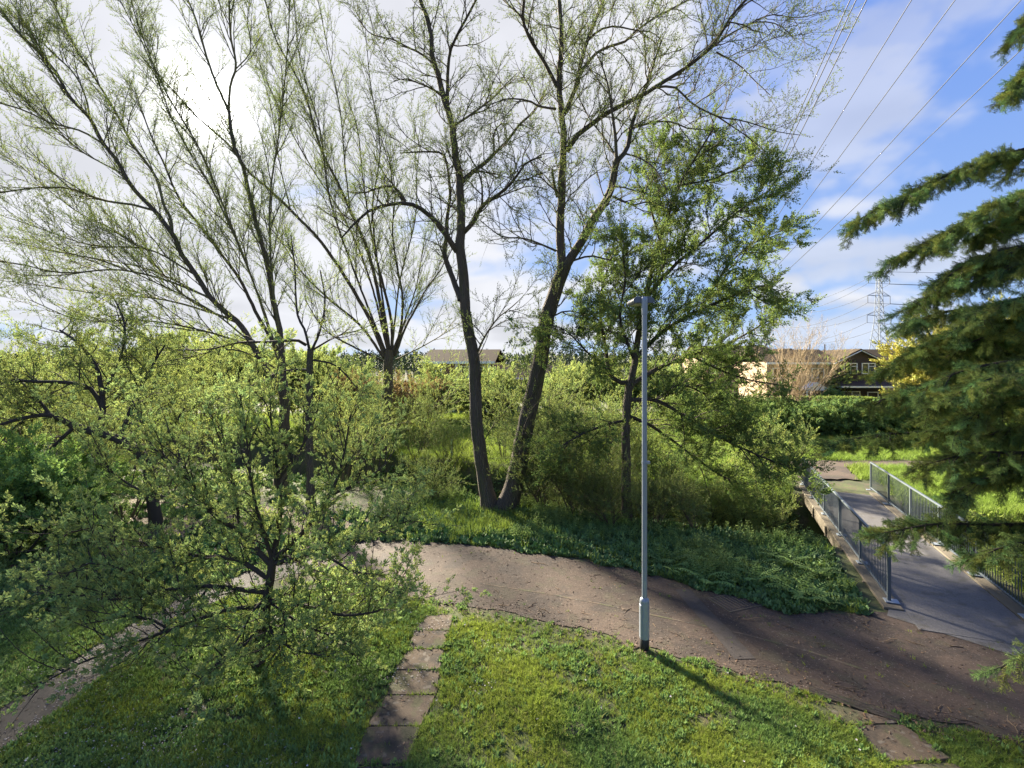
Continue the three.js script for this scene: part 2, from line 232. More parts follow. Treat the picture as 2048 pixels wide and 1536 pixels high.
// limbs: [{pts:[Vector3...], r:[r0,r1], grow?:first level}], levels: see below
function tree({ name, label, category = 'tree', group, base, seed, limbs, levels, sprays, spraySize, sprayStep, sprayKeep = 1, leaf, twigMat, woodMat, branchMat, tint = 0.25, hue = 0.12, droop = 0, sprayDir = 0.5, keep, sides = 8, blossoms, clump = 0, clumpScale = 1.6 }) {
  const r = rngOf(seed), t = thing(name, label, category, base, 0, group), trunk = new Buf(), fine = new Buf(), list = [], bl = [];
  const rp = (v) => { const a = r() * 6.283; const x = Math.abs(v.y) < 0.95 ? YUP.clone().cross(v).normalize() : V3(1, 0, 0), y = v.clone().cross(x); return x.multiplyScalar(Math.cos(a)).addScaledVector(y, Math.sin(a)); };
  function leafing(pts, dirScale) {
    let run = 0, next = r() * sprayStep;
    for (let i = 1; i < pts.length; i++) {
      const a = pts[i - 1], b = pts[i], l = a.distanceTo(b), d = b.clone().sub(a).normalize();
      while (next < run + l) {
        if (r() < sprayKeep) { const p = a.clone().lerp(b, (next - run) / l), o = d.clone().multiplyScalar(1 - sprayDir).addScaledVector(rp(d), sprayDir); o.y += 0.25 - droop; o.normalize(); put(p, o); }
        next += sprayStep * (0.6 + 0.8 * r());
      } run += l;
    }
    const e = pts[pts.length - 1], d = e.clone().sub(pts[pts.length - 2]).normalize(); put(e, d);
  }
  function put(p, o) {
    if (keep && !keep(p)) return; if (clump && fbm(p.x * clumpScale + 40, p.y * clumpScale + 40, p.z * clumpScale + 90, 2) < clump && r() < 0.8) return; const s = lerp(spraySize[0], spraySize[1], r()), k = 1 + (r() - .5) * 2 * tint, h = (r() - .5) * 2 * hue;
    list.push({ m: place(p, o, s, r() * 6.283), c: C(k * (1 + h), k, k * (1 - h)), v: Math.floor(r() * sprays.length) });
    if (blossoms && r() < blossoms) bl.push({ m: place(p, o, s * 0.35, r() * 6.283), c: C(1, 0.85 + 0.15 * r(), 0.9), v: 0 });
  }
  let lb_prob = 1;
  function grow(pts, rad, k) {
    const lv = levels[k]; if (!lv) { leafing(pts); return; }
    if (lv.leafToo) leafing(pts);
    let run = 0, total = 0; for (let i = 1; i < pts.length; i++) total += pts[i].distanceTo(pts[i - 1]);
    let next = total * (lv.from ?? 0.2) + r() * lv.step;
    for (let i = 1; i < pts.length; i++) {
      const a = pts[i - 1], b = pts[i], l = a.distanceTo(b), d = b.clone().sub(a).normalize();
      while (next < run + l) {
        const f = (next - run) / l, tt = next / total, p = a.clone().lerp(b, f), ang = lerp(lv.ang[0], lv.ang[1], r());
        let dir; if (lv.flat) { const s = V3(d.z, 0, -d.x).normalize().multiplyScalar(r() < .5 ? 1 : -1); dir = d.clone().multiplyScalar(Math.cos(ang)).addScaledVector(s, Math.sin(ang)); dir.y += (r() - .5) * lv.flat; } else dir = d.clone().multiplyScalar(Math.cos(ang)).addScaledVector(rp(d), Math.sin(ang));
        dir.y += lv.up ?? 0; dir.normalize();
        const len = lerp(lv.len[0], lv.len[1], r()) * (lv.taper === undefined ? 1 : lerp(1, lv.taper, tt)), n = lv.seg ?? 5, cp = [p.clone()]; const w = lv.wig ?? 0.2;
        const cd = dir.clone(); for (let s = 1; s <= n; s++) { cd.x += (r() - .5) * w; cd.y += (r() - .5) * w + (lv.curl ?? 0); cd.z += (r() - .5) * w; cd.normalize(); cp.push(cp[s - 1].clone().addScaledVector(cd, len / n)); }
        const r0 = Math.min(lerp(rad[i - 1], rad[i], f) * 0.75, lv.rad ?? 0.05), cr = cp.map((_, s) => lerp(r0, r0 * 0.3, s / n));
        if ((!keep || keep(p)) && r() < (lb_prob ?? 1)) { fine.tube(cp, cr, r0 > 0.03 ? 5 : 3); grow(cp, cr, k + 1); }
        next += lv.step * (0.5 + r());
      } run += l;
    }
    const e = pts[pts.length - 1], d = e.clone().sub(pts[pts.length - 2]).normalize(); if (!lv.noTip) put(e, d);
  }
  for (const lb of limbs) {
    const [pts, rad] = resample(lb.pts, lb.r, lb.step ?? 0.3);
    for (let i = 1; i < pts.length; i++) { const j = (lb.jit ?? 0.25) * rad[i] + 0.006; pts[i].x += (r() - .5) * j; pts[i].y += (r() - .5) * j; pts[i].z += (r() - .5) * j; }
    if (lb.flare) for (let i = 0; i < pts.length; i++) rad[i] *= 1 + lb.flare * Math.exp(-(pts[i].y - base[1]) / 0.35);
    (lb.r[0] > 0.06 ? trunk : fine).tube(pts, rad, lb.r[0] > 0.06 ? sides : 5, Math.max(1, Math.round(lb.r[0] * 8)));
    lb_prob = lb.prob ?? 1; grow(pts, rad, lb.grow ?? 0);
  }
  if (!trunk.empty) part('trunk', trunk.geo(base), woodMat, t);
  if (!fine.empty) part('branches', fine.geo(base), branchMat, t, 'stuff');
  scatter('twigs', list, sprays.map((s) => s.twig), twigMat ?? branchMat, t, base);
  scatter('leaves', list, sprays.map((s) => s.leaf), leaf, t, base);
  if (bl.length) scatter('blossom', bl, [SPRAY.apple[0].leaf], L.petal, t, base);
  return t;
}
// limbs traced on the photograph, all at the depth of the tree; dz bends a limb towards (-) or away (+) from the camera
function traced(depth, specs, rs = 1) {
  const out = [], pix = [];
  for (const [xy, r0, r1, dz = 0, opt = {}] of specs) {
    let d0 = depth, best = 1e9; for (const q of pix) { const e = Math.hypot(q[0] - xy[0][0], q[1] - xy[0][1]); if (e < best) { best = e; d0 = q[2]; } } if (!pix.length || best > 60) d0 = depth;
    const n = xy.length - 1, pts = xy.map(([x, y], i) => { const d = d0 + dz * i / n; pix.push([x, y, d]); return P(x, y, d); });
    if (opt.ext) { const a = pts[n], b = pts[n - 1]; pts.push(a.clone().addScaledVector(a.clone().sub(b).normalize(), opt.ext)); }
    out.push({ pts, r: [r0 * rs, r1 * rs], ...opt });
  } return out;
}
const inFrame = (p) => { const d = -p.z; if (d < 1) return false; const x = 1024 + p.x / d * F, y = HOR - (p.y - EYE) / d * F; return x > -330 && x < 2420 && y > -330 && y < 1750; };
const inWide = (p) => { const d = -p.z; if (d < 1) return false; const x = 1024 + p.x / d * F, y = HOR - (p.y - EYE) / d * F; return x > 0 && x < 3000 && y > -500 && y < 1900; };

// ------------------------------------------------------------------ terrain
const streamC = (x) => 20.3 - 0.48 * clamp(x, -40, 26);                  // depth of the brook's middle line
const across = (x, z) => (-z - streamC(x)) * 0.90;                       // metres across the brook, + beyond it
function height(x, z) {
  const s = across(x, z), a = Math.abs(s) + 0.5 * (fbm(x * 0.5, z * 0.5, 3, 3) - 0.5);
  let h = -2.2 * (1 - sstep(1.1, 2.9, a));
  if (s > 3) h += 0.18 * sstep(3, 6, s) * (0.6 + 0.8 * fbm(x * 0.2, z * 0.2, 8, 3));
  const d = -z; if (d > 60) h += 0.004 * (d - 60) * 0;
  return h;
}
const poly = {
  lower: [[-5.3, 12.5], [-4.6, 11.9], [-3.35, 11.3], [-2.5, 10.6], [-1.13, 9.9], [0.62, 9.37], [2.3, 8.42], [3.42, 7.84], [4.45, 7.23], [5.3, 6.75], [6.5, 6.35], [9.5, 5.7], [14, 5.0]],
  upper: [[-5.3, 13.0], [-4.2, 13.5], [-2.7, 13.5], [-0.3, 13.0], [1.56, 12.3], [2.67, 11.7], [3.55, 11.1], [4.64, 10.17], [5.2, 9.75], [7.26, 9.55], [8.93, 8.75], [11, 7.9], [14, 7.0]],
};
function edge(line, x) { if (x <= line[0][0]) return line[0][1]; for (let i = 1; i < line.length; i++) if (x <= line[i][0]) return lerp(line[i - 1][1], line[i][1], (x - line[i - 1][0]) / (line[i][0] - line[i - 1][0])); return line[line.length - 1][1]; }
const side = [[-6.9, 4.0], [-6.75, 5.5], [-6.7, 7.2], [-6.6, 9], [-6.35, 10.3], [-5.7, 11.3], [-4.6, 12.2]];
const sideHalf = 0.42;
function toLine(line, x, d) { let best = 1e9; for (let i = 1; i < line.length; i++) { const [ax, ay] = line[i - 1], [bx, by] = line[i], t = clamp(((x - ax) * (bx - ax) + (d - ay) * (by - ay)) / ((bx - ax) ** 2 + (by - ay) ** 2)); best = Math.min(best, Math.hypot(x - lerp(ax, bx, t), d - lerp(ay, by, t))); } return best; }
const BR = { a: [7.54, -10.0], dir: [0.373, -0.928], n: [0.928, 0.373], w: 2.25, from: -3.4, to: 11.2 };       // left railing foot, direction, to the right
const bridgeAt = (u, v, y = 0) => V3(BR.a[0] + BR.dir[0] * u + BR.n[0] * v, y, BR.a[1] + BR.dir[1] * u + BR.n[1] * v);
function bridgeUV(x, z) { const dx = x - BR.a[0], dz = z - BR.a[1]; return [dx * BR.dir[0] + dz * BR.dir[1], dx * BR.n[0] + dz * BR.n[1]]; }
const slabCorners = [
  [[855, 1233], [907, 1230], [899, 1262], [829, 1261]], [[829, 1262], [899, 1263], [889, 1299], [817, 1299]], [[816, 1300.5], [889, 1300.5], [880, 1341], [789, 1341]],
  [[788, 1342], [880, 1342], [874, 1390], [774, 1391]], [[772, 1393], [872, 1392], [843, 1454], [734, 1454]], [[733, 1456], [842, 1456], [813, 1530], [706, 1533]],
  [[704, 1535], [812, 1533], [786, 1630], [664, 1634]]].map((q) => q.map(([x, y]) => G(x, y)));
const slab2Corners = [[[1640, 1404], [1797, 1445], [1803, 1448], [1690, 1450]], [[1695, 1453], [1806, 1451], [1905, 1522], [1776, 1527]], [[1782, 1533], [1910, 1527], [2030, 1620], [1880, 1628]]].map((q) => q.map(([x, y]) => G(x, y)));
function inQuad(q, x, z) { let s = 0; for (let i = 0; i < 4; i++) { const [ax, az] = q[i], [bx, bz] = q[(i + 1) % 4], c = (bx - ax) * (z - az) - (bz - az) * (x - ax); if (c > 0) s++; else s--; } return Math.abs(s) === 4; }
const onSlab = (x, z) => slabCorners.some((q) => inQuad(q, x, z)) || slab2Corners.some((q) => inQuad(q, x, z));
function zone(x, z) {   // what grows at a place
  const d = -z, w = 0.55 * (fbm(x * 2.6, z * 2.6, 5, 4) - 0.5);
  const [u, v] = bridgeUV(x, z);
  if (v > -0.5 && v < BR.w + 0.5 && u > -0.9 && u < BR.to + 0.4) return 'bridge';
  if (v > -0.1 && v < BR.w + 0.2 && u > -2 && u <= -0.9) return 'path';
  if (toLine(side, x, d) < sideHalf + w * 0.5) return 'path';
  const s = across(x, z);
  if ((d > 22.5 && d < 23.8 && x > 12.4) || (d > 20 && d <= 22.5 && x > 11.8 + (d - 20) * .3 && x < 14 + (d - 20) * .4)) return 'path';
  if (s > 2.4) return 'far';
  if (s > -2.4) return 'bank';
  const lo = edge(poly.lower, x), up = edge(poly.upper, x);
  if (v > BR.w + 0.3 && d > up) return 'weeds';
  if (x < -4.2 && d > 10.4 + (x + 6) * 0.2 + w * 3 && d < up + 9) return d < lo + 1 && x > -5.3 ? 'path' : 'wood';
  if (d < lo + w) { const a = fbm(x * 6, z * 6, 13, 3) * 6.28 * 2, q = 0.07 * fbm(x * 5, z * 5, 17, 2); return onSlab(x, z) && onSlab(x + Math.cos(a) * q, z + Math.sin(a) * q) ? 'path' : 'lawn'; }
  if (d < up + w) return 'path';
  return x < -3.6 ? 'wood' : 'undergrowth';
}
{
  const line = (a, b, s, far) => { const o = []; for (let x = a; x <= b + 1e-6; x += s) o.push(x); let k = s; let lo = a, hi = b; const L = [], R = []; while (lo > far[0]) { k *= 1.35; lo -= k; L.unshift(lo); } k = s; while (hi < far[1]) { k *= 1.35; hi += k; R.push(hi); } return [...L, ...o, ...R]; };
  const xs = line(-32, 32, 0.4, [-1500, 1500]), zs = line(-46, 8, 0.4, [-2500, 300]), b = new Buf();
  for (const z of zs) for (const x of xs) { const y = height(x, z); b.p.push(x, y, z); const e = 0.2, n = V3(height(x - e, z) - height(x + e, z), 2 * e, height(x, z - e) - height(x, z + e)).normalize(); b.n.push(n.x, n.y, n.z); b.u.push(x / 3, z / 3); }
  const W = xs.length; for (let j = 1; j < zs.length; j++) for (let i = 1; i < W; i++) { const a = (j - 1) * W + i - 1, c = a + 1, d = a + W, e = d + 1; b.i.push(a, d, c, c, d, e); }
  structure('ground', b.geo(), M.soil, 'grassy ground either side of the brook');
}
function sheet(points, y, tile) { // a flat sheet with uv in metres
  const s = new THREE.Shape(points.map(([x, z]) => new THREE.Vector2(x, z))), g = new THREE.ShapeGeometry(s), p = g.attributes.position, uv = g.attributes.uv, n = g.attributes.normal;
  for (let i = 0; i < p.count; i++) { const x = p.getX(i), z = p.getY(i); p.setXYZ(i, x, y, z); uv.setXY(i, x / tile, z / tile); n.setXYZ(i, 0, 1, 0); }
  const ix = g.index; for (let i = 0; i < ix.count; i += 3) { const a = ix.getX(i), c = ix.getX(i + 2); ix.setX(i, c); ix.setX(i + 2, a); } return g;
}
function wavy(line, amp, seed, step = 0.15) { const o = []; for (let i = 1; i < line.length; i++) { const [ax, ad] = line[i - 1], [bx, bd] = line[i], n = Math.max(1, Math.round(Math.hypot(bx - ax, bd - ad) / step)); for (let k = 0; k < n; k++) { const t = k / n, x = lerp(ax, bx, t), d = lerp(ad, bd, t); o.push([x + amp * (fbm(x * 3, d * 3, seed, 3) - 0.5) * 0.4, -(d + amp * (fbm(x * 3, d * 3, seed + 5, 4) - 0.5) * 2)]); } } const e = line[line.length - 1]; o.push([e[0], -e[1]]); return o; }
structure('footpath', sheet([...wavy(poly.lower, 0.3, 2), ...wavy(poly.upper, 0.3, 3).reverse()], 0.012, 4), M.tarmac, 'worn reddish brown tarmac path past the lamp post');
{
  const l = [], r = []; side.forEach(([x, d], i) => { const a = side[Math.max(0, i - 1)], b = side[Math.min(side.length - 1, i + 1)], tx = b[0] - a[0], td = b[1] - a[1], m = Math.hypot(tx, td); l.push([x - td / m * sideHalf, d + tx / m * sideHalf]); r.push([x + td / m * sideHalf, d - tx / m * sideHalf]); });
  structure('side_path', sheet([...wavy(l, 0.2, 7), ...wavy(r, 0.2, 9).reverse()], 0.008, 4), (() => { const m = M.deck.clone(); m.color = C(0.34, 0.29, 0.25); return m; })(), 'narrow grey tarmac path running under the blossoming apple tree');
}
structure('far_path', sheet(wavy([[11.6, 20.2], [13.9, 20.0], [15.0, 22.4], [40, 22.6], [40, 23.8], [12.6, 23.9], [11.6, 20.2]], 0.3, 21), 0.19, 4), M.tarmac, 'grey path beyond the footbridge');
{ // an old edging line and a relaid trench strip in the tarmac
  const strip = (line, w, y, mat, label, seed) => { const l = [], q = []; line.forEach(([x, d], i) => { const a = line[Math.max(0, i - 1)], c = line[Math.min(line.length - 1, i + 1)], tx = c[0] - a[0], td = c[1] - a[1], m = Math.hypot(tx, td); l.push([x - td / m * w, d + tx / m * w]); q.push([x + td / m * w, d - tx / m * w]); }); structure('path_repair', sheet([...wavy(l, w * 0.5, seed), ...wavy(q, w * 0.5, seed + 3).reverse()], y, 1.3), mat, label); };
  const px = (a) => a.map(([x, y]) => { const [gx, gz] = G(x, y); return [gx, -gz]; });
  strip(px([[960, 1168], [1090, 1188], [1230, 1215], [1360, 1243], [1490, 1270], [1620, 1305], [1740, 1345]]), 0.022, 0.016, M.concrete, 'thin pale line of an old edging running along the path', 31);
  strip(px([[1365, 1180], [1395, 1215], [1440, 1262], [1490, 1320]]), 0.17, 0.020, (() => { const m = M.deck.clone(); m.color = C(0.46, 0.39, 0.34); return m; })(), 'grey relaid strip of tarmac crossing the path', 37);
}
{ // water
  const a = [], b = []; for (let x = -60; x <= 40; x += 2) { a.push([x, -(streamC(x) - 1.5)]); b.push([x, -(streamC(x) + 1.5)]); }
  structure('brook', sheet([...a, ...b.reverse()], -2.0, 4), M.water, 'dark shallow brook between the banks');
}
{ // litter soil under the trees beyond the path bend
  structure('bare_soil', sheet(wavy([[-16, 10.8], [-11, 10.6], [-7.4, 10.6], [-5.6, 11.6], [-4.8, 13.3], [-2.6, 13.6], [-1.2, 14.2], [-3.5, 15.4], [-9, 17], [-16, 18], [-16, 10.8]], 0.6, 14, 0.2), 0.004, 2.5), M.litterGround, 'bare brown soil and old leaves beside the path bend');
}

// ------------------------------------------------------------------ paving
function slabGeo(q, y0, y1, seed) { // four ground corners -> a slab with chamfered, slightly worn edges
  const r = rngOf(seed), c = q.reduce((s, p) => [s[0] + p[0] / 4, s[1] + p[1] / 4], [0, 0]), b = new Buf(), ring = [];
  for (let i = 0; i < 4; i++) for (let k = 0; k < 5; k++) { const t = k / 5, x = lerp(q[i][0], q[(i + 1) % 4][0], t), z = lerp(q[i][1], q[(i + 1) % 4][1], t), w = 1 + (k ? (r() - .5) * 0.018 : -0.03); ring.push([c[0] + (x - c[0]) * w, c[1] + (z - c[1]) * w]); }
  const tx = (r() - .5) * 0.02, tz = (r() - .5) * 0.02, top = (x, z) => y1 + (x - c[0]) * tx + (z - c[1]) * tz, n = ring.length, v = (i, s, y) => { const p = ring[(i + n) % n], x = c[0] + (p[0] - c[0]) * s, z = c[1] + (p[1] - c[1]) * s; return V3(x, y === undefined ? top(x, z) : y === 'mid' ? top(x, z) - 0.008 : y, z); };
  const o = V3(c[0], top(c[0], c[1]), c[1]);
  const tri = (a, e, f) => { const nn = e.clone().sub(a).cross(f.clone().sub(a)); if (nn.dot(a.clone().sub(V3(c[0], y0, c[1]))) < 0) b.tri(a, f, e); else b.tri(a, e, f); };
  for (let i = 0; i < n; i++) { tri(o, v(i, 0.98), v(i + 1, 0.98)); tri(v(i, 0.98), v(i, 1, 'mid'), v(i + 1, 0.98)); tri(v(i + 1, 0.98), v(i, 1, 'mid'), v(i + 1, 1, 'mid')); tri(v(i, 1, 'mid'), v(i, 1, y0), v(i + 1, 1, 'mid')); tri(v(i + 1, 1, 'mid'), v(i, 1, y0), v(i + 1, 1, y0)); }
  for (let i = 0; i < b.p.length / 3; i++) { b.u[i * 2] = b.p[i * 3] / 1.7 + seed * 0.37; b.u[i * 2 + 1] = b.p[i * 3 + 2] / 1.7 + seed * 0.21; }
  return b.geo();
}
{
  const tones = [1, 0.8, 0.66, 0.95].map((k) => { const m = M.concrete.clone(); m.color = C(k, k * 0.98, k * (k < 0.8 ? 1.02 : 0.97)); return m; });
  const g1 = new THREE.Group(); g1.name = 'slab_path'; g1.userData = { kind: 'structure', label: 'row of square concrete slabs sunk in the lawn', category: 'slab path' }; scene.add(g1);
  slabCorners.forEach((q, i) => part('paving_slab', slabGeo(q, -0.04, 0.014 + 0.005 * (i % 3), 3 + i), tones[[0, 0, 3, 1, 1, 2, 2][i]], g1));
  const g2 = new THREE.Group(); g2.name = 'slab_path_001'; g2.userData = { kind: 'structure', label: 'brown concrete slabs leading off the tarmac beside the edging kerb', category: 'slab path' }; scene.add(g2);
  slab2Corners.forEach((q, i) => part('paving_slab', slabGeo(q, -0.04, 0.016 + 0.006 * (i % 2), 23 + i), tones[[3, 1, 3][i]], g2));
  const a = G(1618, 1383), c = G(1800, 1443), k = thing('edging_kerb', 'thin concrete edging strip between tarmac path and brown slabs', 'kerb', [0, 0, 0]);
  const pts = [0, 0.5, 1].map((t) => V3(lerp(a[0], c[0], t), 0.03, lerp(a[1], c[1], t)));
  for (let i = 0; i < 2; i++) part('edging_stone', bar(pts[i], pts[i + 1].clone().lerp(pts[i], 0.01), 0.05, 0.10), M.concrete, k);
}
{ // ribbed service cover in the path, flat stone in the lawn
  const [cx, cz] = G(1470, 1205), t = thing('access_cover', 'small ribbed metal service cover set in the path verge', 'access cover', [cx, 0.014, cz], 0.35);
  part('cover_frame', merged([rbox(0.86, 0.02, 0.05, 0, 0, -0.29), rbox(0.86, 0.02, 0.05, 0, 0, 0.29), rbox(0.05, 0.02, 0.53, -0.405, 0, 0), rbox(0.05, 0.02, 0.53, 0.405, 0, 0)]), M.concrete, t);
  part('cover_plate', box(0.75, 0.012, 0.52), M.darkTile, t);
  for (let i = 0; i < 9; i++) part('rib', rbox(0.035, 0.012, 0.5, -0.34 + i * 0.085, 0.011, 0), M.concrete, t);
  const [sx, sz] = G(1150, 1462), g = new THREE.DodecahedronGeometry(0.16, 2), p = g.attributes.position; for (let i = 0; i < p.count; i++) { const x = p.getX(i), y = p.getY(i), z = p.getZ(i), k = 1 + 0.35 * (fbm(x * 12, y * 12, z * 12, 3) - 0.5); p.setXYZ(i, x * 1.2 * k, y * 0.28 * k, z * 0.8 * k); } g.computeVertexNormals();
  const s = new THREE.Mesh(g, M.concrete); s.name = 'flat_stone'; s.position.set(sx, 0.03, sz); s.castShadow = s.receiveShadow = true; s.userData = { label: 'flat pale stone half buried in the lawn by a tussock', category: 'stone' }; scene.add(s);
}

// ------------------------------------------------------------------ footbridge
{
  const t = thing('footbridge', 'footbridge with grey tarmac deck and blue grey barred railings over the brook', 'footbridge', [BR.a[0], 0, BR.a[1]], Math.atan2(-BR.dir[0], -BR.dir[1]));
  // local axes: -z along the bridge, +x towards the other railing
  const LEN = 11.0, w = BR.w;
  const dk = new THREE.BoxGeometry(w - 0.36, 0.22, LEN + 1.0); dk.translate(w / 2, -0.085, -LEN / 2 + 0.5); const uv = dk.attributes.uv, dp = dk.attributes.position; for (let i = 0; i < uv.count; i++) uv.setXY(i, dp.getX(i) / 2, dp.getZ(i) / 2); part('deck', dk, M.deck, t);
  const ap = new THREE.BufferGeometry(); { const q = [[0.02, 0], [w + 0.25, 0], [w + 0.5, 2.15], [-0.2, 0.62]].map(([x, z]) => [x, z]); const b = new Buf(), v = q.map(([x, z]) => V3(x, 0.02, z)); b.tri(v[0], v[2], v[1]); b.tri(v[0], v[3], v[2]); b.u = []; for (let i = 0; i < b.p.length; i += 3) b.u.push(b.p[i] / 2, b.p[i + 2] / 2); for (let i = 1; i < b.n.length; i += 3) { b.n[i] = 1; b.n[i - 1] = b.n[i + 1] = 0; } part('ramp', b.geo(), M.deck, t); }
  for (const [x, s] of [[0, -1], [w, 1]]) {
    const from = s < 0 ? 0.3 : 0.3, beam = part('edge_beam', rbox(0.34, 0.34, LEN + from, x + s * 0.0, -0.12, -LEN / 2 + from / 2, 0.02), M.beam ?? (M.beam = (() => { return std({ color: C(0.135, 0.112, 0.078), bumpMap: tarmacBump, bumpScale: 0.004, roughness: 0.9 }); })()), t);
    for (let z = 1; z < LEN; z += 2) part('stiffener', rbox(0.05, 0.3, 0.09, x + 0.19 * s, -0.12, -z, 0.01), M.beam, beam);
  }
  for (const [z, n] of [[0.5, 'near'], [-LEN + 0.2, 'far']]) part('abutment', rbox(w + 0.7, 1.9, 1.2, w / 2, -1.16, z, 0.03), M.concrete, t);
  const post = rbox(0.06, 1.02, 0.06, 0, 0.51, 0, 0.006), plate = rbox(0.24, 0.02, 0.20, 0, 0.01, 0, 0.004), rod = new THREE.CylinderGeometry(0.0085, 0.0085, 0.88, 6); rod.translate(0, 0.54, 0);
  for (const [x, z0, z1] of [[0, 0, -LEN + 0.6], [w, 3.9, -LEN + 0.6]]) {
    const rl = new THREE.Group(); rl.name = 'railing'; rl.position.set(x, 0.06, 0); t.add(rl);
    const len = z0 - z1, n = Math.round(len / 2), stp = len / n;
    part('top_rail', rbox(0.065, 0.05, len + 0.06, 0, 1.03, (z0 + z1) / 2, 0.012), M.rail, rl);
    part('bottom_rail', rbox(0.045, 0.04, len, 0, 0.09, (z0 + z1) / 2, 0.008), M.rail, rl);
    for (let i = 0; i <= n; i++) {
      const z = z0 - i * stp; const p = part('post', post, M.rail, rl); p.position.z = z; const q = part('base_plate', plate, M.galv, rl); q.position.set(x ? -0.04 : 0.04, 0, z);
      if (i < n) for (let k = 1; k < 19; k++) { const b = part('bar', rod, M.rail, rl); b.position.z = z - stp * k / 19; }
    }
  }
}

// ------------------------------------------------------------------ lamp post
{
  const [x, z] = G(1289, 1300), t = thing('lamp_post', 'tall galvanised street lamp with black foot at the path edge', 'street lamp', [x, 0, z]);
  const lathe = (pts) => new THREE.LatheGeometry(pts.map(([a, b]) => new THREE.Vector2(a, b)), 24);
  part('root', lathe([[0.001, 0], [0.078, 0], [0.076, 0.20], [0.001, 0.20]]), M.blackPaint, t);
  const b = part('base_compartment', lathe([[0.076, 0.2], [0.080, 0.205], [0.080, 0.82], [0.072, 0.86], [0.046, 0.885]]), M.galv, t);
  part('door', rbox(0.035, 0.55, 0.09, -0.068, 0.50, 0.02, 0.01), M.galv, b);
  part('shaft', lathe([[0.043, 0.88], [0.042, 3.0], [0.041, 5.62]]), M.galv, t);
  part('collar', lathe([[0.041, 5.62], [0.046, 5.63], [0.047, 5.70], [0.050, 5.86], [0.046, 5.92], [0.001, 5.93]]), M.galv, t);
  part('bracket', merged([rbox(0.10, 0.05, 0.07, 0.035, 3.15, 0.02), new THREE.CylinderGeometry(0.047, 0.047, 0.04, 16).translate(0, 3.15, 0)]), M.galv, t);
  const sh = new THREE.Shape(); sh.moveTo(-0.175, -0.02); sh.quadraticCurveTo(-0.165, 0.035, -0.10, 0.045); sh.lineTo(0.10, 0.045); sh.quadraticCurveTo(0.165, 0.035, 0.175, -0.02); sh.lineTo(0.15, -0.05); sh.lineTo(-0.15, -0.05); sh.closePath();
  const lg = new THREE.ExtrudeGeometry(sh, { depth: 0.46, bevelEnabled: true, bevelSize: 0.008, bevelThickness: 0.012, bevelSegments: 2, curveSegments: 8 }); lg.translate(0, 5.885, -0.50);
  const lan = part('lantern', lg, M.lantern, t); part('lens', rbox(0.24, 0.012, 0.34, 0, 5.826, -0.27, 0.004), M.lens, lan);
  for (let i = 0; i < 5; i++) part('cooling_fin', rbox(0.012, 0.02, 0.28, -0.08 + i * 0.04, 5.945, -0.25, 0.003), M.lantern, lan);
}

// ------------------------------------------------------------------ houses
function gableGeo(w, he, hr, depth) { const s = new THREE.Shape(); s.moveTo(-w / 2, 0); s.lineTo(w / 2, 0); s.lineTo(w / 2, he); s.lineTo(0, hr); s.lineTo(-w / 2, he); s.closePath(); const g = new THREE.ExtrudeGeometry(s, { depth, bevelEnabled: false }); g.translate(0, 0, -depth); return g; }
function roofGeo(w, he, hr, depth, over, th = 0.12) { const k = (hr - he) / (w / 2), W = w / 2 + over, s = new THREE.Shape(); s.moveTo(-W, he - over * k + 0.02); s.lineTo(0, hr + 0.02); s.lineTo(W, he - over * k + 0.02); s.lineTo(W, he - over * k + th); s.lineTo(0, hr + th + 0.05); s.lineTo(-W, he - over * k + th); s.closePath(); const g = new THREE.ExtrudeGeometry(s, { depth: depth + 2 * over, bevelEnabled: false }); g.translate(0, 0, -depth - over); return g; }
function bargeGeo(w, he, hr, z, over) { const k = (hr - he) / (w / 2), W = w / 2 + over; return merged([-1, 1].map((s) => bar(V3(s * W, he - over * k - 0.02, z), V3(-s * 0.03, hr + 0.0, z), 0.05, 0.22).toNonIndexed())); }
function windowPart(parent, x, y, z, w, h, lights = 2, turn = 0) {
  const f = 0.07, list = [box(w, f, 0.09, 0, h / 2 - f / 2, 0), box(w, f, 0.12, 0, -h / 2 + f / 2, 0.02), box(f, h - 2 * f, 0.09, -w / 2 + f / 2, 0, 0), box(f, h - 2 * f, 0.09, w / 2 - f / 2, 0, 0)];
  for (let i = 1; i < lights; i++) list.push(box(f, h - 2 * f, 0.085, -w / 2 + w * i / lights, 0, 0)); list.push(box(w / lights - f, f * 0.8, 0.08, w / 2 - w / lights / 2, h * 0.2, 0));
  const m = part('window', merged(list), M.white, parent); m.position.set(x, y, z); m.rotation.y = turn;
  for (let i = 0; i < lights; i++) part('pane', box(w / lights - f, h - 2 * f, 0.03, -w / 2 + w * (i + 0.5) / lights, 0, -0.02), M.glass, m);
}
function doorPart(parent, x, z, w, h, mat, y = 0) { const d = part('door', rbox(w, h, 0.06, 0, h / 2, 0), mat, parent); d.position.set(x, y, z); part('door_frame', merged([box(0.08, h + 0.08, 0.1, -w / 2 - 0.04, h / 2 + 0.04, 0), box(0.08, h + 0.08, 0.1, w / 2 + 0.04, h / 2 + 0.04, 0), box(w, 0.08, 0.1, 0, h + 0.04, 0)]), M.white, d); part('handle', rbox(0.03, 0.14, 0.05, w * 0.38, h * 0.48, 0.04), M.galv, d); }
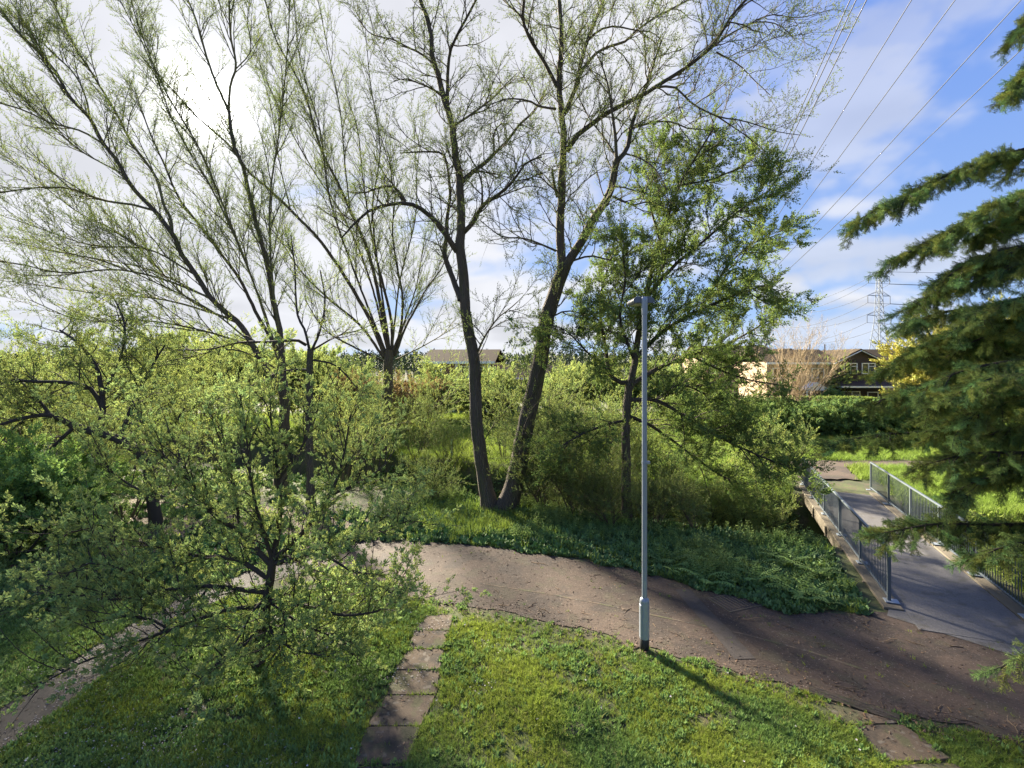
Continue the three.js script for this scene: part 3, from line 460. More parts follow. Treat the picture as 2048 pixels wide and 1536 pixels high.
{ // dark gabled house with a brick wing, across the brook
  const D = 48, X = (px) => (px - 1718) / F * D, Y = (py) => EYE + (HOR - py) / F * D, c = P(1718, 728, D);
  const t = thing('gabled_house', 'house with dark tile hung gable, white bargeboards and two upstairs windows', 'house', [c.x, 0, c.z]);
  part('gable_wall', gableGeo(4.6, Y(724), Y(701), 7), M.darkTile, t); part('gable_roof', roofGeo(4.6, Y(724), Y(701), 7, 0.3), M.roofTile, t); part('bargeboard', bargeGeo(4.6, Y(724), Y(701), 0.32, 0.3), M.white, t);
  windowPart(t, X(1700.5), Y(737), 0.03, 1.3, 1.05); windowPart(t, X(1736.5), Y(737), 0.03, 1.3, 1.05);
  // wing: ridge across the view
  const wing = new THREE.BoxGeometry(6.5, Y(724), 6); wing.translate(-5.3, Y(724) / 2, -3.6); part('wing_wall', wing, M.buffBrick, t);
  const rg = roofGeo(6, Y(724), Y(700), 6.6, 0.3); rg.rotateY(Math.PI / 2); rg.translate(-1.95, 0, -3.6); part('wing_roof', rg, M.roofTile, t); part('fascia', box(6.9, 0.2, 0.08, -5.3, Y(724) - 0.12, -0.22), M.white, t);
  windowPart(t, -3.6, 3.9, -0.57, 1.2, 1.0); windowPart(t, -7.2, 3.9, -0.57, 1.6, 1.05);
  const rr = roofGeo(6, Y(724), Y(700), 5, 0.3); rr.rotateY(Math.PI / 2); rr.translate(7.2, 0, -3.6); part('rear_roof', rr, M.roofTile, t); const rw = new THREE.BoxGeometry(5, Y(724), 6); rw.translate(4.7, Y(724) / 2, -3.6); part('rear_wall', rw, M.buffBrick, t);
  // lean-to canopy
  const cs = new THREE.Shape(); cs.moveTo(0, 0); cs.lineTo(1.3, 0); cs.lineTo(1.3, 0.1); cs.lineTo(0, 0.55); cs.closePath(); const cg = new THREE.ExtrudeGeometry(cs, { depth: 4.9, bevelEnabled: false }); cg.rotateY(-Math.PI / 2); cg.translate(2.45, 2.65, 0.01); part('canopy_roof', cg, M.darkTile, t); part('canopy_fascia', merged([box(5.0, 0.16, 0.05, 0, 2.66, 1.34), box(0.05, 0.16, 1.3, -2.48, 2.66, 0.68), box(0.05, 0.16, 1.3, 2.48, 2.66, 0.68)]), M.white, t);
  windowPart(t, X(1703), 1.55, 0.03, 1.6, 1.3, 2); doorPart(t, X(1745), 0.03, 0.9, 2.05, M.darkTile);
  // white porch
  const po = part('porch', gableGeo(2.2, 0.1, 0.78, 1.4), M.white, t); po.position.set(X(1624), 2.3, 0.9); for (const [px, pz] of [[-0.95, -0.1], [0.95, -0.1], [-0.6, -0.1]]) part('porch_post', rbox(0.1, 2.3, 0.1, px, -1.15, pz), M.white, po);
  doorPart(t, X(1624), -0.55, 0.9, 2.05, M.darkTile);
  for (const px of [1663, 1695]) part('vent_pipe', new THREE.CylinderGeometry(0.05, 0.05, 0.9, 8).translate(X(px), Y(695), -3.5), M.darkTile, t);
}
{ // brick gable house next along
  const D = 53, Y = (py) => EYE + (HOR - py) / F * D, c = P(1578, 728, D), t = thing('brick_house', 'buff brick house whose gable stands behind a bare spreading tree', 'house', [c.x, 0, c.z], 0.12);
  part('wall', gableGeo(6.4, Y(722), Y(700), 9), M.buffBrick, t); part('roof', roofGeo(6.4, Y(722), Y(700), 9, 0.3), M.roofTile, t); part('bargeboard', bargeGeo(6.4, Y(722), Y(700), 0.32, 0.3), M.white, t);
  windowPart(t, -1.1, 4.1, 0.03, 0.9, 1.1); windowPart(t, 1.1, 4.1, 0.03, 0.9, 1.1); windowPart(t, -1.2, 1.4, 0.03, 1.8, 1.2, 3); doorPart(t, 1.3, 0.03, 0.9, 2.05, M.white);
}
{
  const D = 60, Y = (py) => EYE + (HOR - py) / F * D, c = P(1480, 728, D), t = thing('long_roofed_house', 'house with a long dark roof rising over the others behind the hawthorn', 'house', [c.x, 0, c.z]);
  part('wall', box(9, Y(716), 7, 0, Y(716) / 2, -3.5), M.buffBrick, t); const rg = roofGeo(7, Y(716), Y(692), 9, 0.3); rg.rotateY(Math.PI / 2); rg.translate(4.5, 0, -3.5); part('roof', rg, M.roofTile, t); part('fascia', box(9.4, 0.2, 0.06, 0, Y(716) - 0.1, 0.34), M.white, t);
  for (const x of [-3, 0, 3]) { windowPart(t, x, 4.2, 0.03, 1.4, 1.1); windowPart(t, x, 1.5, 0.03, 1.6, 1.2, 3); }
}
{ // red house seen between the willow trunks
  const D = 50, Y = (py) => EYE + (HOR - py) / F * D, X = (px) => (px - 915) / F * D, c = P(915, 728, D), t = thing('red_brick_house', 'red brick house with white corner posts seen between the willow trunks', 'house', [c.x, 0, c.z], -0.1);
  part('wall', box(7.0, Y(724), 8, 0, Y(724) / 2, -4), M.redBrick, t); const rg = roofGeo(8, Y(724), Y(700), 7, 0.35); rg.rotateY(Math.PI / 2); rg.translate(3.5, 0, -4); part('roof', rg, M.roofTile, t);
  part('fascia', box(7.6, 0.24, 0.08, 0, Y(725), 0.38), M.white, t);
  for (const x of [X(913), X(980)]) part('corner_post', box(0.25, 3.0, 0.12, x, Y(756) + 0.2, 0.08), M.white, t);
  windowPart(t, X(946), Y(744), 0.03, 2.4, 1.2, 3); windowPart(t, -2.2, Y(744), 0.03, 1.2, 1.1);
  const po = part('porch_roof', (() => { const s = new THREE.Shape(); s.moveTo(0, 0); s.lineTo(1.6, -0.5); s.lineTo(1.6, -0.3); s.lineTo(0, 0.25); s.closePath(); const g = new THREE.ExtrudeGeometry(s, { depth: 3.6, bevelEnabled: false }); g.rotateY(-Math.PI / 2); return g; })(), M.roofTile, t); po.position.set(X(982), 2.8, 0.02);
  part('porch_fascia', box(3.7, 0.22, 0.05, -1.8, -0.42, 1.63), M.white, po); for (const x of [-0.15, -3.4]) part('porch_post', rbox(0.16, 2.4, 0.16, x, -1.65, 1.45), M.white, po);
  doorPart(t, 2.4, 0.03, 0.95, 2.05, M.white); windowPart(t, -1.4, 1.4, 0.03, 2.0, 1.2, 3);
}
{
  const D = 66, Y = (py) => EYE + (HOR - py) / F * D, c = P(1065, 728, D), t = thing('low_house', 'low pale house with white fascia glimpsed past the leaning willow trunk', 'house', [c.x, 0, c.z]);
  part('wall', box(11, Y(756), 7, 0, Y(756) / 2, -3.5), M.buffBrick, t); const rg = roofGeo(7, Y(756), Y(733), 11, 0.3); rg.rotateY(Math.PI / 2); rg.translate(5.5, 0, -3.5); part('roof', rg, M.roofTile, t); part('fascia', box(11.4, 0.25, 0.06, 0, Y(757), 0.34), M.white, t);
  for (const x of [-4, -1.3, 1.3, 4]) windowPart(t, x, 1.6, 0.03, 1.5, 1.1);
}

// ------------------------------------------------------------------ pylons and cables
function pylon(px, D, top, label) {
  const base = P(px, 728, D), H = EYE + (HOR - top) / F * D, t = thing('electricity_pylon', label, 'pylon', [base.x, 0, base.z], 0.25), th = 0.26;
  const half = (y) => y / H < 0.5 ? lerp(3.6, 1.35, y / H / 0.5) : lerp(1.35, 0.55, (y / H - 0.5) / 0.5), corner = (y, i) => V3((i & 1 ? 1 : -1) * half(y), y, (i & 2 ? 1 : -1) * half(y));
  for (let i = 0; i < 4; i++) part('leg', merged([bar(corner(0, i), corner(H * 0.5, i), th).toNonIndexed(), bar(corner(H * 0.5, i), corner(H, i), th * 0.85).toNonIndexed()]), M.steel, t);
  const br = [], ys = [0, .12, .22, .31, .39, .46, .53, .59, .65, .71, .77, .83, .88, .93, .97, 1].map((k) => k * H), side4 = [[0, 1], [1, 3], [3, 2], [2, 0]];
  for (let k = 1; k < ys.length; k++) for (const [a, b] of side4) { br.push(bar(corner(ys[k - 1], a), corner(ys[k], b), th * 0.45), bar(corner(ys[k - 1], b), corner(ys[k], a), th * 0.45)); if (k % 3 === 0) br.push(bar(corner(ys[k], a), corner(ys[k], b), th * 0.5)); }
  part('bracing', merged(br), M.steel, t, 'stuff');
  const tips = [];
  for (const [k, w] of [[0.955, 6.0], [0.765, 6.3], [0.575, 6.7]]) for (const s of [-1, 1]) {
    const y = H * k, e = V3(s * w, y, 0), h = half(y); part('cross_arm', merged([bar(V3(s * h, y, h), e, th * 0.6), bar(V3(s * h, y, -h), e, th * 0.6), bar(V3(s * h, y + 1.8, h), e, th * 0.5), bar(V3(s * h, y + 1.8, -h), e, th * 0.5)]), M.steel, t);
    part('insulator', new THREE.CylinderGeometry(0.14, 0.14, 3.3, 6).translate(s * w, y - 1.65, 0), M.insulator, t); t.updateMatrix(); tips.push(V3(s * w, y - 3.3, 0).applyMatrix4(t.matrix));
  }
  tips.push(V3(0, H, 0).applyMatrix4(t.matrix)); return tips;
}
const pa = pylon(1758, 222, 543, 'tall steel lattice pylon rising behind the gabled house');
const pb = pylon(1529, 330, 600, 'distant steel lattice pylon half hidden by the hawthorn crown');
function cable(a, b, sag, label, group, r = 0.05, n = 40) { const pts = []; for (let i = 0; i <= n; i++) { const t = i / n, p = a.clone().lerp(b, t); p.y -= sag * 4 * t * (1 - t); pts.push(p); } const w = new Buf(); w.tube(pts, pts.map(() => r), 4); const m = new THREE.Mesh(w.geo(), M.cable); m.name = numbered('power_cable'); m.userData = { label, category: 'cable' }; if (group) m.userData.group = group; m.castShadow = true; scene.add(m); }
pa.forEach((p, i) => { const arm = ['upper arm', 'middle arm', 'lower arm', 'peak'][Math.floor(i / 2)]; cable(p, pb[i], 7, `power cable strung from ${arm} to ${arm} between the two lattice pylons`, i < 6 ? `${arm} cables between the pylons` : undefined, 0.08); });
pa.forEach((p, i) => { const q = V3(p.x + 160, p.y - 4, p.z + 110); const arm = ['upper arm', 'middle arm', 'lower arm', 'peak'][Math.floor(i / 2)]; cable(p, q, 6, `power cable running off behind the cedar from the pylon's ${arm}`, i < 6 ? `${arm} cables past the cedar` : undefined, 0.07); });
{ // the line overhead runs level and parallel, towards a far point behind the hawthorn; heights above the eye
  const spec = [[1700, 0, 30], [1712, 0, 29], [1733, 0, 27.5], [1823, 0, 36], [1910, 0, 34.5], [2042, 0, 28], [2048, 94, 24]], slope = 0.34;
  for (const [x0, y0, h] of spec) {
    const d0 = h / ((HOR - y0) / F), c = (x0 - 1024) / F * d0 - slope * d0, pts = []; for (let i = 0; i <= 60; i++) { const t = i / 60, d = lerp(d0 * 0.55, 340, t * t * 0.6 + t * 0.4), w = (d - d0) / (340 - d0); pts.push(V3(c + slope * d, EYE + h - 5 * Math.max(0, w) * (1 - w), -d)); }
    const w = new Buf(); w.tube(pts, pts.map((p) => 0.03 + 0.0004 * -p.z), 4); const m = new THREE.Mesh(w.geo(), M.cable); m.name = numbered('power_cable'); m.userData = { label: x0 < 1760 ? 'one of three close set overhead cables passing the willow tips' : 'one of four widely spaced overhead cables crossing the blue sky', category: 'cable', group: x0 < 1760 ? 'close set overhead cables' : 'wide spaced overhead cables' }; scene.add(m);
  }
}

// ------------------------------------------------------------------ the twin trunked willow by the path
const B = (x, y, z) => [x, y, z];
tree({
  name: 'twin_trunk_willow', label: 'tall willow with two dark trunks spreading in a V above the path bend', base: B(-0.5, 0, -16.4), seed: 7, woodMat: M.bark, branchMat: M.branch, leaf: L.willow, sprays: SPRAY.willow, spraySize: [0.20, 0.34], sprayStep: 0.12, sprayKeep: 0.95, clump: 0.42, clumpScale: 0.9, sides: 12, keep: inFrame,
  limbs: traced(16.4, [
    // left trunk
    [[[984, 1030], [970, 968], [958, 886], [951, 825], [951, 767], [947, 712], [937, 664], [930, 613], [927, 551], [920, 500]], 0.30, 0.20, 0.3, { flare: 0.5, prob: 0.45, jit: 0.12 }],
    [[[920, 500], [922, 444], [920, 393], [917, 342], [910, 308], [906, 267], [900, 236], [886, 191], [876, 147], [865, 116], [862, 68], [852, 31], [841, 0]], 0.20, 0.05, 0.6, { ext: 2.5 }],
    [[[921, 600], [910, 568], [896, 534], [889, 507], [893, 470], [893, 444], [900, 393], [896, 342], [886, 308], [855, 304], [800, 306]], 0.13, 0.025, 1.6],
    [[[927, 465], [947, 444], [964, 413], [982, 400], [1009, 379], [1029, 359], [1053, 325], [1084, 314]], 0.11, 0.03, -1.4],
    [[[964, 410], [964, 369], [955, 340], [930, 300]], 0.05, 0.02, -0.6], [[[985, 400], [1020, 385], [1060, 372], [1095, 380]], 0.035, 0.015, -1],
    [[[923, 366], [944, 345], [968, 328], [988, 308], [1016, 280], [1036, 253], [1070, 219], [1090, 180]], 0.10, 0.025, 1.2],
    [[[988, 306], [990, 260], [1012, 245], [1030, 262]], 0.05, 0.02, 0.4],
    [[[914, 503], [893, 472], [872, 444], [845, 420], [817, 407], [776, 410], [742, 420], [715, 441], [684, 475]], 0.13, 0.03, -2.0],
    [[[811, 403], [787, 373], [766, 373], [725, 386], [694, 383]], 0.07, 0.02, -0.6], [[[776, 410], [774, 385], [768, 372]], 0.05, 0.03, 0],
    [[[906, 253], [947, 226], [971, 208], [992, 191], [1016, 164], [1034, 147]], 0.06, 0.02, 1.0],
    [[[895, 212], [896, 137], [900, 103], [913, 72], [934, 34], [948, 8]], 0.08, 0.03, -0.8, { ext: 1.5 }],
    [[[882, 191], [865, 178], [838, 167], [811, 157], [787, 164]], 0.05, 0.015, -1.2], [[[869, 130], [845, 109], [811, 92], [787, 79], [742, 68], [718, 41]], 0.055, 0.02, 0.8],
    [[[956, 702], [971, 671], [995, 637], [1016, 620], [1036, 603]], 0.05, 0.018, -1.2],
    // right trunk
    [[[1008, 1030], [1018, 1000], [1036, 937], [1050, 859], [1067, 784], [1081, 715], [1094, 637], [1115, 568], [1130, 530]], 0.40, 0.26, -0.4, { flare: 0.35, prob: 0.5, jit: 0.12 }],
    [[[1124, 538], [1121, 500], [1122, 410], [1125, 325], [1127, 273], [1122, 219], [1117, 164], [1122, 102], [1122, 51], [1118, 0]], 0.19, 0.06, 0.5, { ext: 2.5 }],
    [[[1114, 174], [1084, 116], [1064, 85], [1045, 34], [1048, 0]], 0.085, 0.04, -0.8, { ext: 2 }], [[[1045, 34], [1022, 14], [1003, -4]], 0.04, 0.025, 0.2, { ext: 1.5 }],
    [[[1130, 225], [1152, 171], [1159, 140], [1173, 85], [1187, 51], [1207, 0]], 0.10, 0.045, 0.9, { ext: 2 }],
    [[[1161, 143], [1190, 109], [1221, 92], [1252, 82], [1269, 65], [1306, 38], [1340, 20], [1371, 3]], 0.07, 0.03, 1.0, { ext: 1.5 }],
    [[[1175, 82], [1197, 61], [1224, 53], [1280, 62], [1306, 65], [1323, 82]], 0.05, 0.018, -0.8],
    [[[1133, 303], [1156, 270], [1187, 246], [1221, 222], [1255, 205], [1289, 188], [1323, 167], [1374, 133], [1399, 116], [1433, 82], [1461, 34], [1491, 0]], 0.11, 0.03, -1.8, { ext: 1.5 }],
    [[[1399, 116], [1450, 75], [1485, 55], [1519, 44], [1560, 51], [1590, 80]], 0.045, 0.014, 0.6], [[[1485, 55], [1540, 30], [1600, 35], [1660, 20]], 0.03, 0.012, 0.5],
    [[[1310, 175], [1348, 174], [1382, 205], [1433, 232], [1491, 243], [1553, 263], [1600, 270]], 0.05, 0.012, -0.6], [[[1433, 105], [1478, 130], [1509, 161], [1540, 190]], 0.035, 0.012, 0.4], [[[1433, 232], [1490, 270], [1540, 310]], 0.03, 0.012, 0.6],
    [[[1132, 532], [1166, 478], [1187, 437], [1211, 403], [1224, 369], [1229, 335], [1235, 318]], 0.19, 0.13, -0.6, { jit: 0.15 }],
    [[[1233, 320], [1231, 273], [1224, 222], [1214, 164], [1204, 130], [1190, 103]], 0.075, 0.02, -0.9],
    [[[1236, 320], [1252, 301], [1262, 256], [1276, 212], [1293, 171], [1310, 120], [1323, 82]], 0.10, 0.03, 0.6],
    [[[1262, 258], [1289, 249], [1323, 243], [1351, 246], [1374, 256], [1420, 262], [1470, 290]], 0.05, 0.014, 0.9],
    [[[1252, 308], [1275, 314], [1299, 328], [1313, 342], [1335, 380]], 0.04, 0.014, -0.8], [[[1226, 393], [1248, 403], [1269, 410], [1299, 403], [1340, 420]], 0.055, 0.016, -0.9], [[[1222, 372], [1260, 378], [1290, 392]], 0.04, 0.014, 0.8],
    [[[1231, 310], [1207, 273], [1187, 249], [1173, 226], [1156, 191]], 0.04, 0.016, 0.7], [[[1112, 502], [1053, 478], [1002, 472], [960, 440]], 0.05, 0.016, -1.4], [[[1112, 218], [1074, 212], [1060, 202], [1012, 198], [992, 205], [960, 215]], 0.055, 0.016, -1],
    [[[1122, 390], [1100, 372], [1075, 352], [1040, 365]], 0.04, 0.014, -1], [[[1114, 395], [1106, 360], [1104, 338]], 0.06, 0.05, -0.3, { grow: 9 }], [[[1136, 525], [1180, 512], [1230, 520], [1275, 500]], 0.05, 0.016, -1],
    [[[1096, 640], [1130, 622], [1180, 628], [1230, 620]], 0.04, 0.014, -1.2],
  ], 0.8),
  levels: [{ step: 0.30, len: [0.9, 2.3], ang: [0.5, 1.15], up: 0.22, wig: 0.55, curl: 0.04, seg: 7, from: 0.08, rad: 0.026, taper: 0.75 }, { step: 0.26, len: [0.35, 1.0], ang: [0.4, 1.0], up: 0.15, wig: 0.45, seg: 4, from: 0.12, rad: 0.015 }],
});

// ------------------------------------------------------------------ the fanning willows
const stem = { step: 0.36, len: [1.2, 3.0], ang: [0.28, 0.65], up: 0.25, wig: 0.22, curl: 0.02, seg: 6, from: 0.18, rad: 0.024, taper: 0.6 }, stem2 = { step: 0.26, len: [0.4, 1.0], ang: [0.35, 0.8], up: 0.1, wig: 0.3, seg: 4, from: 0.12, rad: 0.015 };
tree({
  name: 'leaning_willow', label: 'many stemmed willow leaning away from the brook with the sun behind its fork', base: B(-8.8, 0, -19), seed: 17, woodMat: M.bark, branchMat: M.branchGreen, leaf: L.willow, sprays: SPRAY.willow, spraySize: [0.20, 0.34], sprayStep: 0.15, sprayKeep: 0.95, sides: 9, keep: inFrame,
  limbs: traced(19, [
    [[[560, 985], [566, 900], [570, 820], [566, 760]], 0.36, 0.30, 0, { flare: 0.4, grow: 9 }],
    [[[568, 770], [560, 664], [547, 602], [530, 510], [516, 461], [499, 393], [489, 342], [468, 290], [458, 222]], 0.20, 0.09, 0.8], [[[458, 222], [427, 154], [407, 92], [390, 34], [376, 0]], 0.085, 0.04, 0.5, { ext: 2.5 }], [[[458, 222], [461, 171], [472, 137], [461, 68], [458, 0]], 0.08, 0.04, -0.5, { ext: 2.5 }], [[[470, 140], [500, 105], [495, 40], [500, 0]], 0.04, 0.02, 0.4, { ext: 1 }],
    [[[564, 775], [547, 760], [513, 705], [478, 647], [427, 602], [393, 551], [362, 507], [345, 468], [308, 420], [260, 369], [236, 325], [205, 284], [181, 239], [137, 191], [113, 147], [82, 109], [34, 62], [0, 17]], 0.19, 0.05, -2.2, { ext: 2 }],
    [[[305, 420], [267, 410], [205, 400], [147, 379], [103, 374], [44, 379], [0, 386]], 0.075, 0.03, -1.2, { ext: 1.5 }], [[[210, 290], [164, 263], [103, 246], [50, 222], [0, 205]], 0.06, 0.03, -0.8, { ext: 1.5 }],
    [[[345, 470], [342, 440], [328, 410], [314, 359], [284, 314], [260, 280], [232, 225], [205, 181], [178, 137], [147, 89], [120, 34], [106, 0]], 0.09, 0.035, 1.5, { ext: 2 }],
    [[[556, 700], [520, 640], [480, 560], [441, 506], [400, 451], [362, 403], [342, 362], [328, 328], [308, 284], [290, 239], [270, 180]], 0.12, 0.03, 1.2],
    [[[181, 239], [170, 190], [150, 150], [60, 60], [20, 0]], 0.05, 0.025, 0.5], [[[430, 600], [330, 560], [240, 540], [120, 545], [34, 527], [-30, 520]], 0.07, 0.03, -2.5],
    [[[500, 690], [400, 660], [280, 640], [160, 640], [60, 600]], 0.07, 0.02, -3], [[[470, 640], [330, 600], [180, 585], [40, 565], [-20, 560]], 0.07, 0.02, 2], [[[430, 602], [300, 540], [150, 510], [0, 480]], 0.06, 0.02, 1.5], [[[520, 700], [420, 620], [300, 560], [200, 520], [90, 500]], 0.06, 0.02, -2.5], [[[553, 700], [520, 600], [450, 420], [400, 300], [330, 180], [280, 60], [262, 0]], 0.08, 0.03, 2.2, { ext: 2 }],
    [[[250, 350], [160, 300], [60, 210], [0, 130]], 0.05, 0.02, 0.8], [[[556, 720], [505, 560], [425, 380], [350, 250], [300, 120], [240, 0]], 0.07, 0.025, 1.6, { ext: 1 }], [[[562, 690], [545, 560], [540, 400], [560, 250], [575, 100], [580, 0]], 0.08, 0.025, -1.4, { ext: 1.5 }], [[[478, 647], [380, 600], [260, 480], [150, 420], [40, 330], [0, 290]], 0.07, 0.02, 1.5], [[[393, 551], [300, 500], [180, 490], [60, 450], [0, 430]], 0.06, 0.02, -1.5], [[[130, 190], [95, 130], [70, 60], [60, 0]], 0.04, 0.02, 0.8], [[[560, 740], [470, 700], [350, 720], [240, 735], [120, 700]], 0.06, 0.02, -2.4],
  ], 0.62),
  levels: [stem, stem2],
});
tree({
  name: 'pollard_willow', label: 'pollarded willow with thick short trunk and fan of straight stems across the brook', base: B(-6.9, 0.1, -27), seed: 27, woodMat: M.bark, branchMat: M.branchGreen, leaf: L.willow, sprays: SPRAY.willow, spraySize: [0.24, 0.40], sprayStep: 0.20, sprayKeep: 0.95, sides: 10, keep: inFrame,
  limbs: traced(27, [
    [[[768, 905], [770, 869], [773, 808], [777, 739], [780, 700]], 0.44, 0.40, 0, { flare: 0.25, grow: 9 }],
    [[[770, 712], [740, 640], [700, 570], [663, 513], [632, 472], [581, 420], [543, 383], [496, 342], [458, 290], [424, 260], [393, 232], [362, 198], [321, 154], [280, 110]], 0.18, 0.035, -1.5],
    [[[776, 705], [775, 690], [757, 590], [735, 500], [700, 420], [677, 369], [649, 314], [632, 267], [615, 205], [588, 144], [564, 103], [548, 70], [530, 0]], 0.17, 0.04, 0.8, { ext: 2 }],
    [[[784, 705], [783, 647], [770, 585], [753, 517], [738, 440], [725, 350], [715, 260], [690, 180]], 0.14, 0.03, 1.8], [[[786, 705], [802, 654], [804, 585], [794, 534], [785, 460], [790, 380], [770, 280]], 0.12, 0.03, -1.2],
    [[[788, 708], [811, 637], [831, 579], [838, 544], [850, 470]], 0.10, 0.025, 1.5], [[[790, 712], [807, 664], [828, 623], [852, 579], [882, 538], [900, 500]], 0.12, 0.03, -1.0], [[[768, 716], [720, 650], [660, 600], [600, 540], [560, 480], [510, 420]], 0.12, 0.03, 1.8],
    [[[766, 722], [700, 690], [650, 660], [610, 600]], 0.10, 0.03, -2], [[[700, 420], [690, 330], [680, 220], [660, 120], [640, 20]], 0.07, 0.025, -1.0, { ext: 1.5 }], [[[649, 314], [610, 240], [560, 160], [530, 100]], 0.05, 0.02, 1.4],
    [[[790, 720], [850, 690], [900, 660], [930, 640]], 0.07, 0.02, -1.5], [[[776, 705], [740, 560], [690, 440], [620, 330], [560, 220], [500, 80]], 0.10, 0.025, 2.4], [[[780, 700], [760, 560], [745, 420], [760, 300], [740, 160], [730, 50]], 0.10, 0.025, -2.0], [[[784, 700], [800, 560], [830, 440], [835, 330], [850, 250]], 0.09, 0.025, 2.2], [[[772, 705], [715, 560], [660, 400], [640, 260], [600, 120], [590, 20]], 0.10, 0.025, -2.5, { ext: 1 }], [[[581, 420], [560, 330], [545, 230], [520, 130]], 0.06, 0.02, 1.2],
  ], 0.66),
  levels: [{ ...stem, step: 0.50, len: [1.5, 3.6] }, { ...stem2, step: 0.34, len: [0.5, 1.3] }],
});

// ------------------------------------------------------------------ thorn and smaller trees
const bushy = [{ step: 0.19, len: [0.7, 1.7], ang: [0.5, 1.2], up: 0.08, wig: 0.5, seg: 6, from: 0.1, rad: 0.022, taper: 0.7 }, { step: 0.2, len: [0.3, 0.8], ang: [0.5, 1.1], up: 0.06, wig: 0.5, seg: 4, from: 0.1, rad: 0.009 }];
tree({
  name: 'hawthorn_tree', label: 'dense green leafed hawthorn standing behind the lamp post', base: B(3.5, -0.05, -15.3), seed: 37, woodMat: M.bark, branchMat: M.darkBark, leaf: L.haw, sprays: SPRAY.haw, spraySize: [0.19, 0.31], sprayStep: 0.062, clump: 0.40, clumpScale: 1.3, sides: 9, keep: inFrame,
  limbs: traced(15.3, [
    [[[1254, 1045], [1252, 927], [1252, 842], [1255, 794], [1262, 760]], 0.16, 0.12, 0, { flare: 0.3, grow: 9 }], [[[1262, 762], [1269, 722], [1290, 600], [1320, 480], [1360, 370], [1400, 300], [1425, 260]], 0.11, 0.025, 0.8], [[[1262, 765], [1228, 760], [1210, 690], [1200, 600], [1215, 540]], 0.08, 0.025, 0.8],
    [[[1272, 715], [1330, 660], [1400, 620], [1470, 590], [1530, 570]], 0.08, 0.02, -0.8], [[[1262, 770], [1310, 740], [1380, 710], [1450, 690], [1540, 640]], 0.08, 0.02, 0.9], [[[1255, 800], [1310, 800], [1380, 840], [1450, 880], [1540, 920], [1610, 945]], 0.07, 0.016, -1.6],
    [[[1253, 830], [1300, 850], [1370, 900], [1440, 950], [1500, 970]], 0.06, 0.016, 1.0], [[[1252, 840], [1210, 850], [1160, 870], [1110, 900]], 0.05, 0.016, -1.2], [[[1290, 600], [1340, 540], [1410, 480], [1480, 420], [1540, 380]], 0.07, 0.018, -1.0], [[[1320, 480], [1300, 400], [1310, 330], [1330, 280]], 0.05, 0.018, 0.9],
    [[[1225, 750], [1170, 700], [1130, 660], [1100, 650]], 0.045, 0.014, -0.8], [[[1269, 722], [1240, 640], [1250, 560], [1240, 470]], 0.06, 0.018, -0.9], [[[1360, 370], [1420, 360], [1470, 340], [1520, 330]], 0.04, 0.014, 0.8], [[[1400, 620], [1450, 540], [1500, 490], [1555, 470]], 0.05, 0.016, 0.9],
    [[[1380, 710], [1440, 740], [1500, 760], [1560, 770]], 0.045, 0.014, -0.9], [[[1310, 800], [1360, 770], [1430, 800], [1490, 830]], 0.045, 0.014, 0.8],
  ]),
  levels: bushy,
});
tree({
  name: 'slender_thorn', label: 'slender dark stemmed thorn with level side branches beyond the apple tree', base: B(-6.9, 0, -17), seed: 47, woodMat: M.bark, branchMat: M.darkBark, leaf: L.sallow, sprays: SPRAY.sallow, spraySize: [0.18, 0.30], sprayStep: 0.17, keep: inFrame,
  limbs: traced(17, [
    [[[622, 1010], [619, 900], [619, 801], [619, 732], [622, 700]], 0.15, 0.11, 0, { flare: 0.3, grow: 9 }], [[[620, 705], [610, 660], [595, 630], [590, 540], [582, 470]], 0.05, 0.02, 0.6], [[[622, 705], [640, 660], [650, 600], [640, 540]], 0.05, 0.018, -0.8], [[[612, 690], [595, 681], [540, 684], [478, 685], [420, 698], [350, 700]], 0.06, 0.016, -1.2],
    [[[622, 720], [670, 730], [700, 760], [730, 800]], 0.04, 0.014, 0.7], [[[618, 740], [580, 740], [520, 760], [470, 800]], 0.04, 0.014, 0.8], [[[625, 700], [680, 670], [720, 660], [760, 640]], 0.04, 0.014, 0.9],
  ]),
  levels: [{ step: 0.32, len: [0.6, 1.5], ang: [0.5, 1.2], up: 0.1, wig: 0.5, seg: 5, from: 0.1, rad: 0.02, taper: 0.7 }, { step: 0.24, len: [0.3, 0.8], ang: [0.5, 1.1], up: 0.06, wig: 0.5, seg: 4, from: 0.1, rad: 0.009 }],
});
tree({
  name: 'leaning_thorn', label: 'leaning thorn with crooked black trunk and small pale leaves beside the brown soil', base: B(-10.4, 0, -14.6), seed: 57, woodMat: M.darkBark, branchMat: M.darkBark, leaf: L.sallow, sprays: SPRAY.haw, spraySize: [0.18, 0.30], sprayStep: 0.22, keep: inFrame,
  limbs: traced(14.6, [
    [[[312, 1057], [300, 960], [288, 917], [239, 879], [190, 865], [143, 850]], 0.17, 0.10, -0.6, { flare: 0.2, grow: 1 }], [[[143, 850], [100, 830], [50, 835], [0, 850], [-60, 860]], 0.08, 0.03, -1.2], [[[200, 866], [205, 800], [195, 740], [160, 690], [120, 660]], 0.09, 0.03, 0.8], [[[204, 815], [178, 775], [120, 764], [60, 763], [0, 757], [-80, 750]], 0.062, 0.03, -0.9],
    [[[239, 879], [270, 800], [300, 740], [330, 690]], 0.07, 0.02, 0.6], [[[150, 852], [100, 900], [60, 940], [0, 960]], 0.06, 0.02, -1.0], [[[205, 790], [240, 720], [250, 650], [230, 600]], 0.05, 0.02, 0.8], [[[100, 830], [60, 780], [10, 740]], 0.05, 0.02, 0.8], [[[290, 915], [340, 860], [380, 800]], 0.05, 0.02, 0.6],
  ]),
  levels: bushy,
});

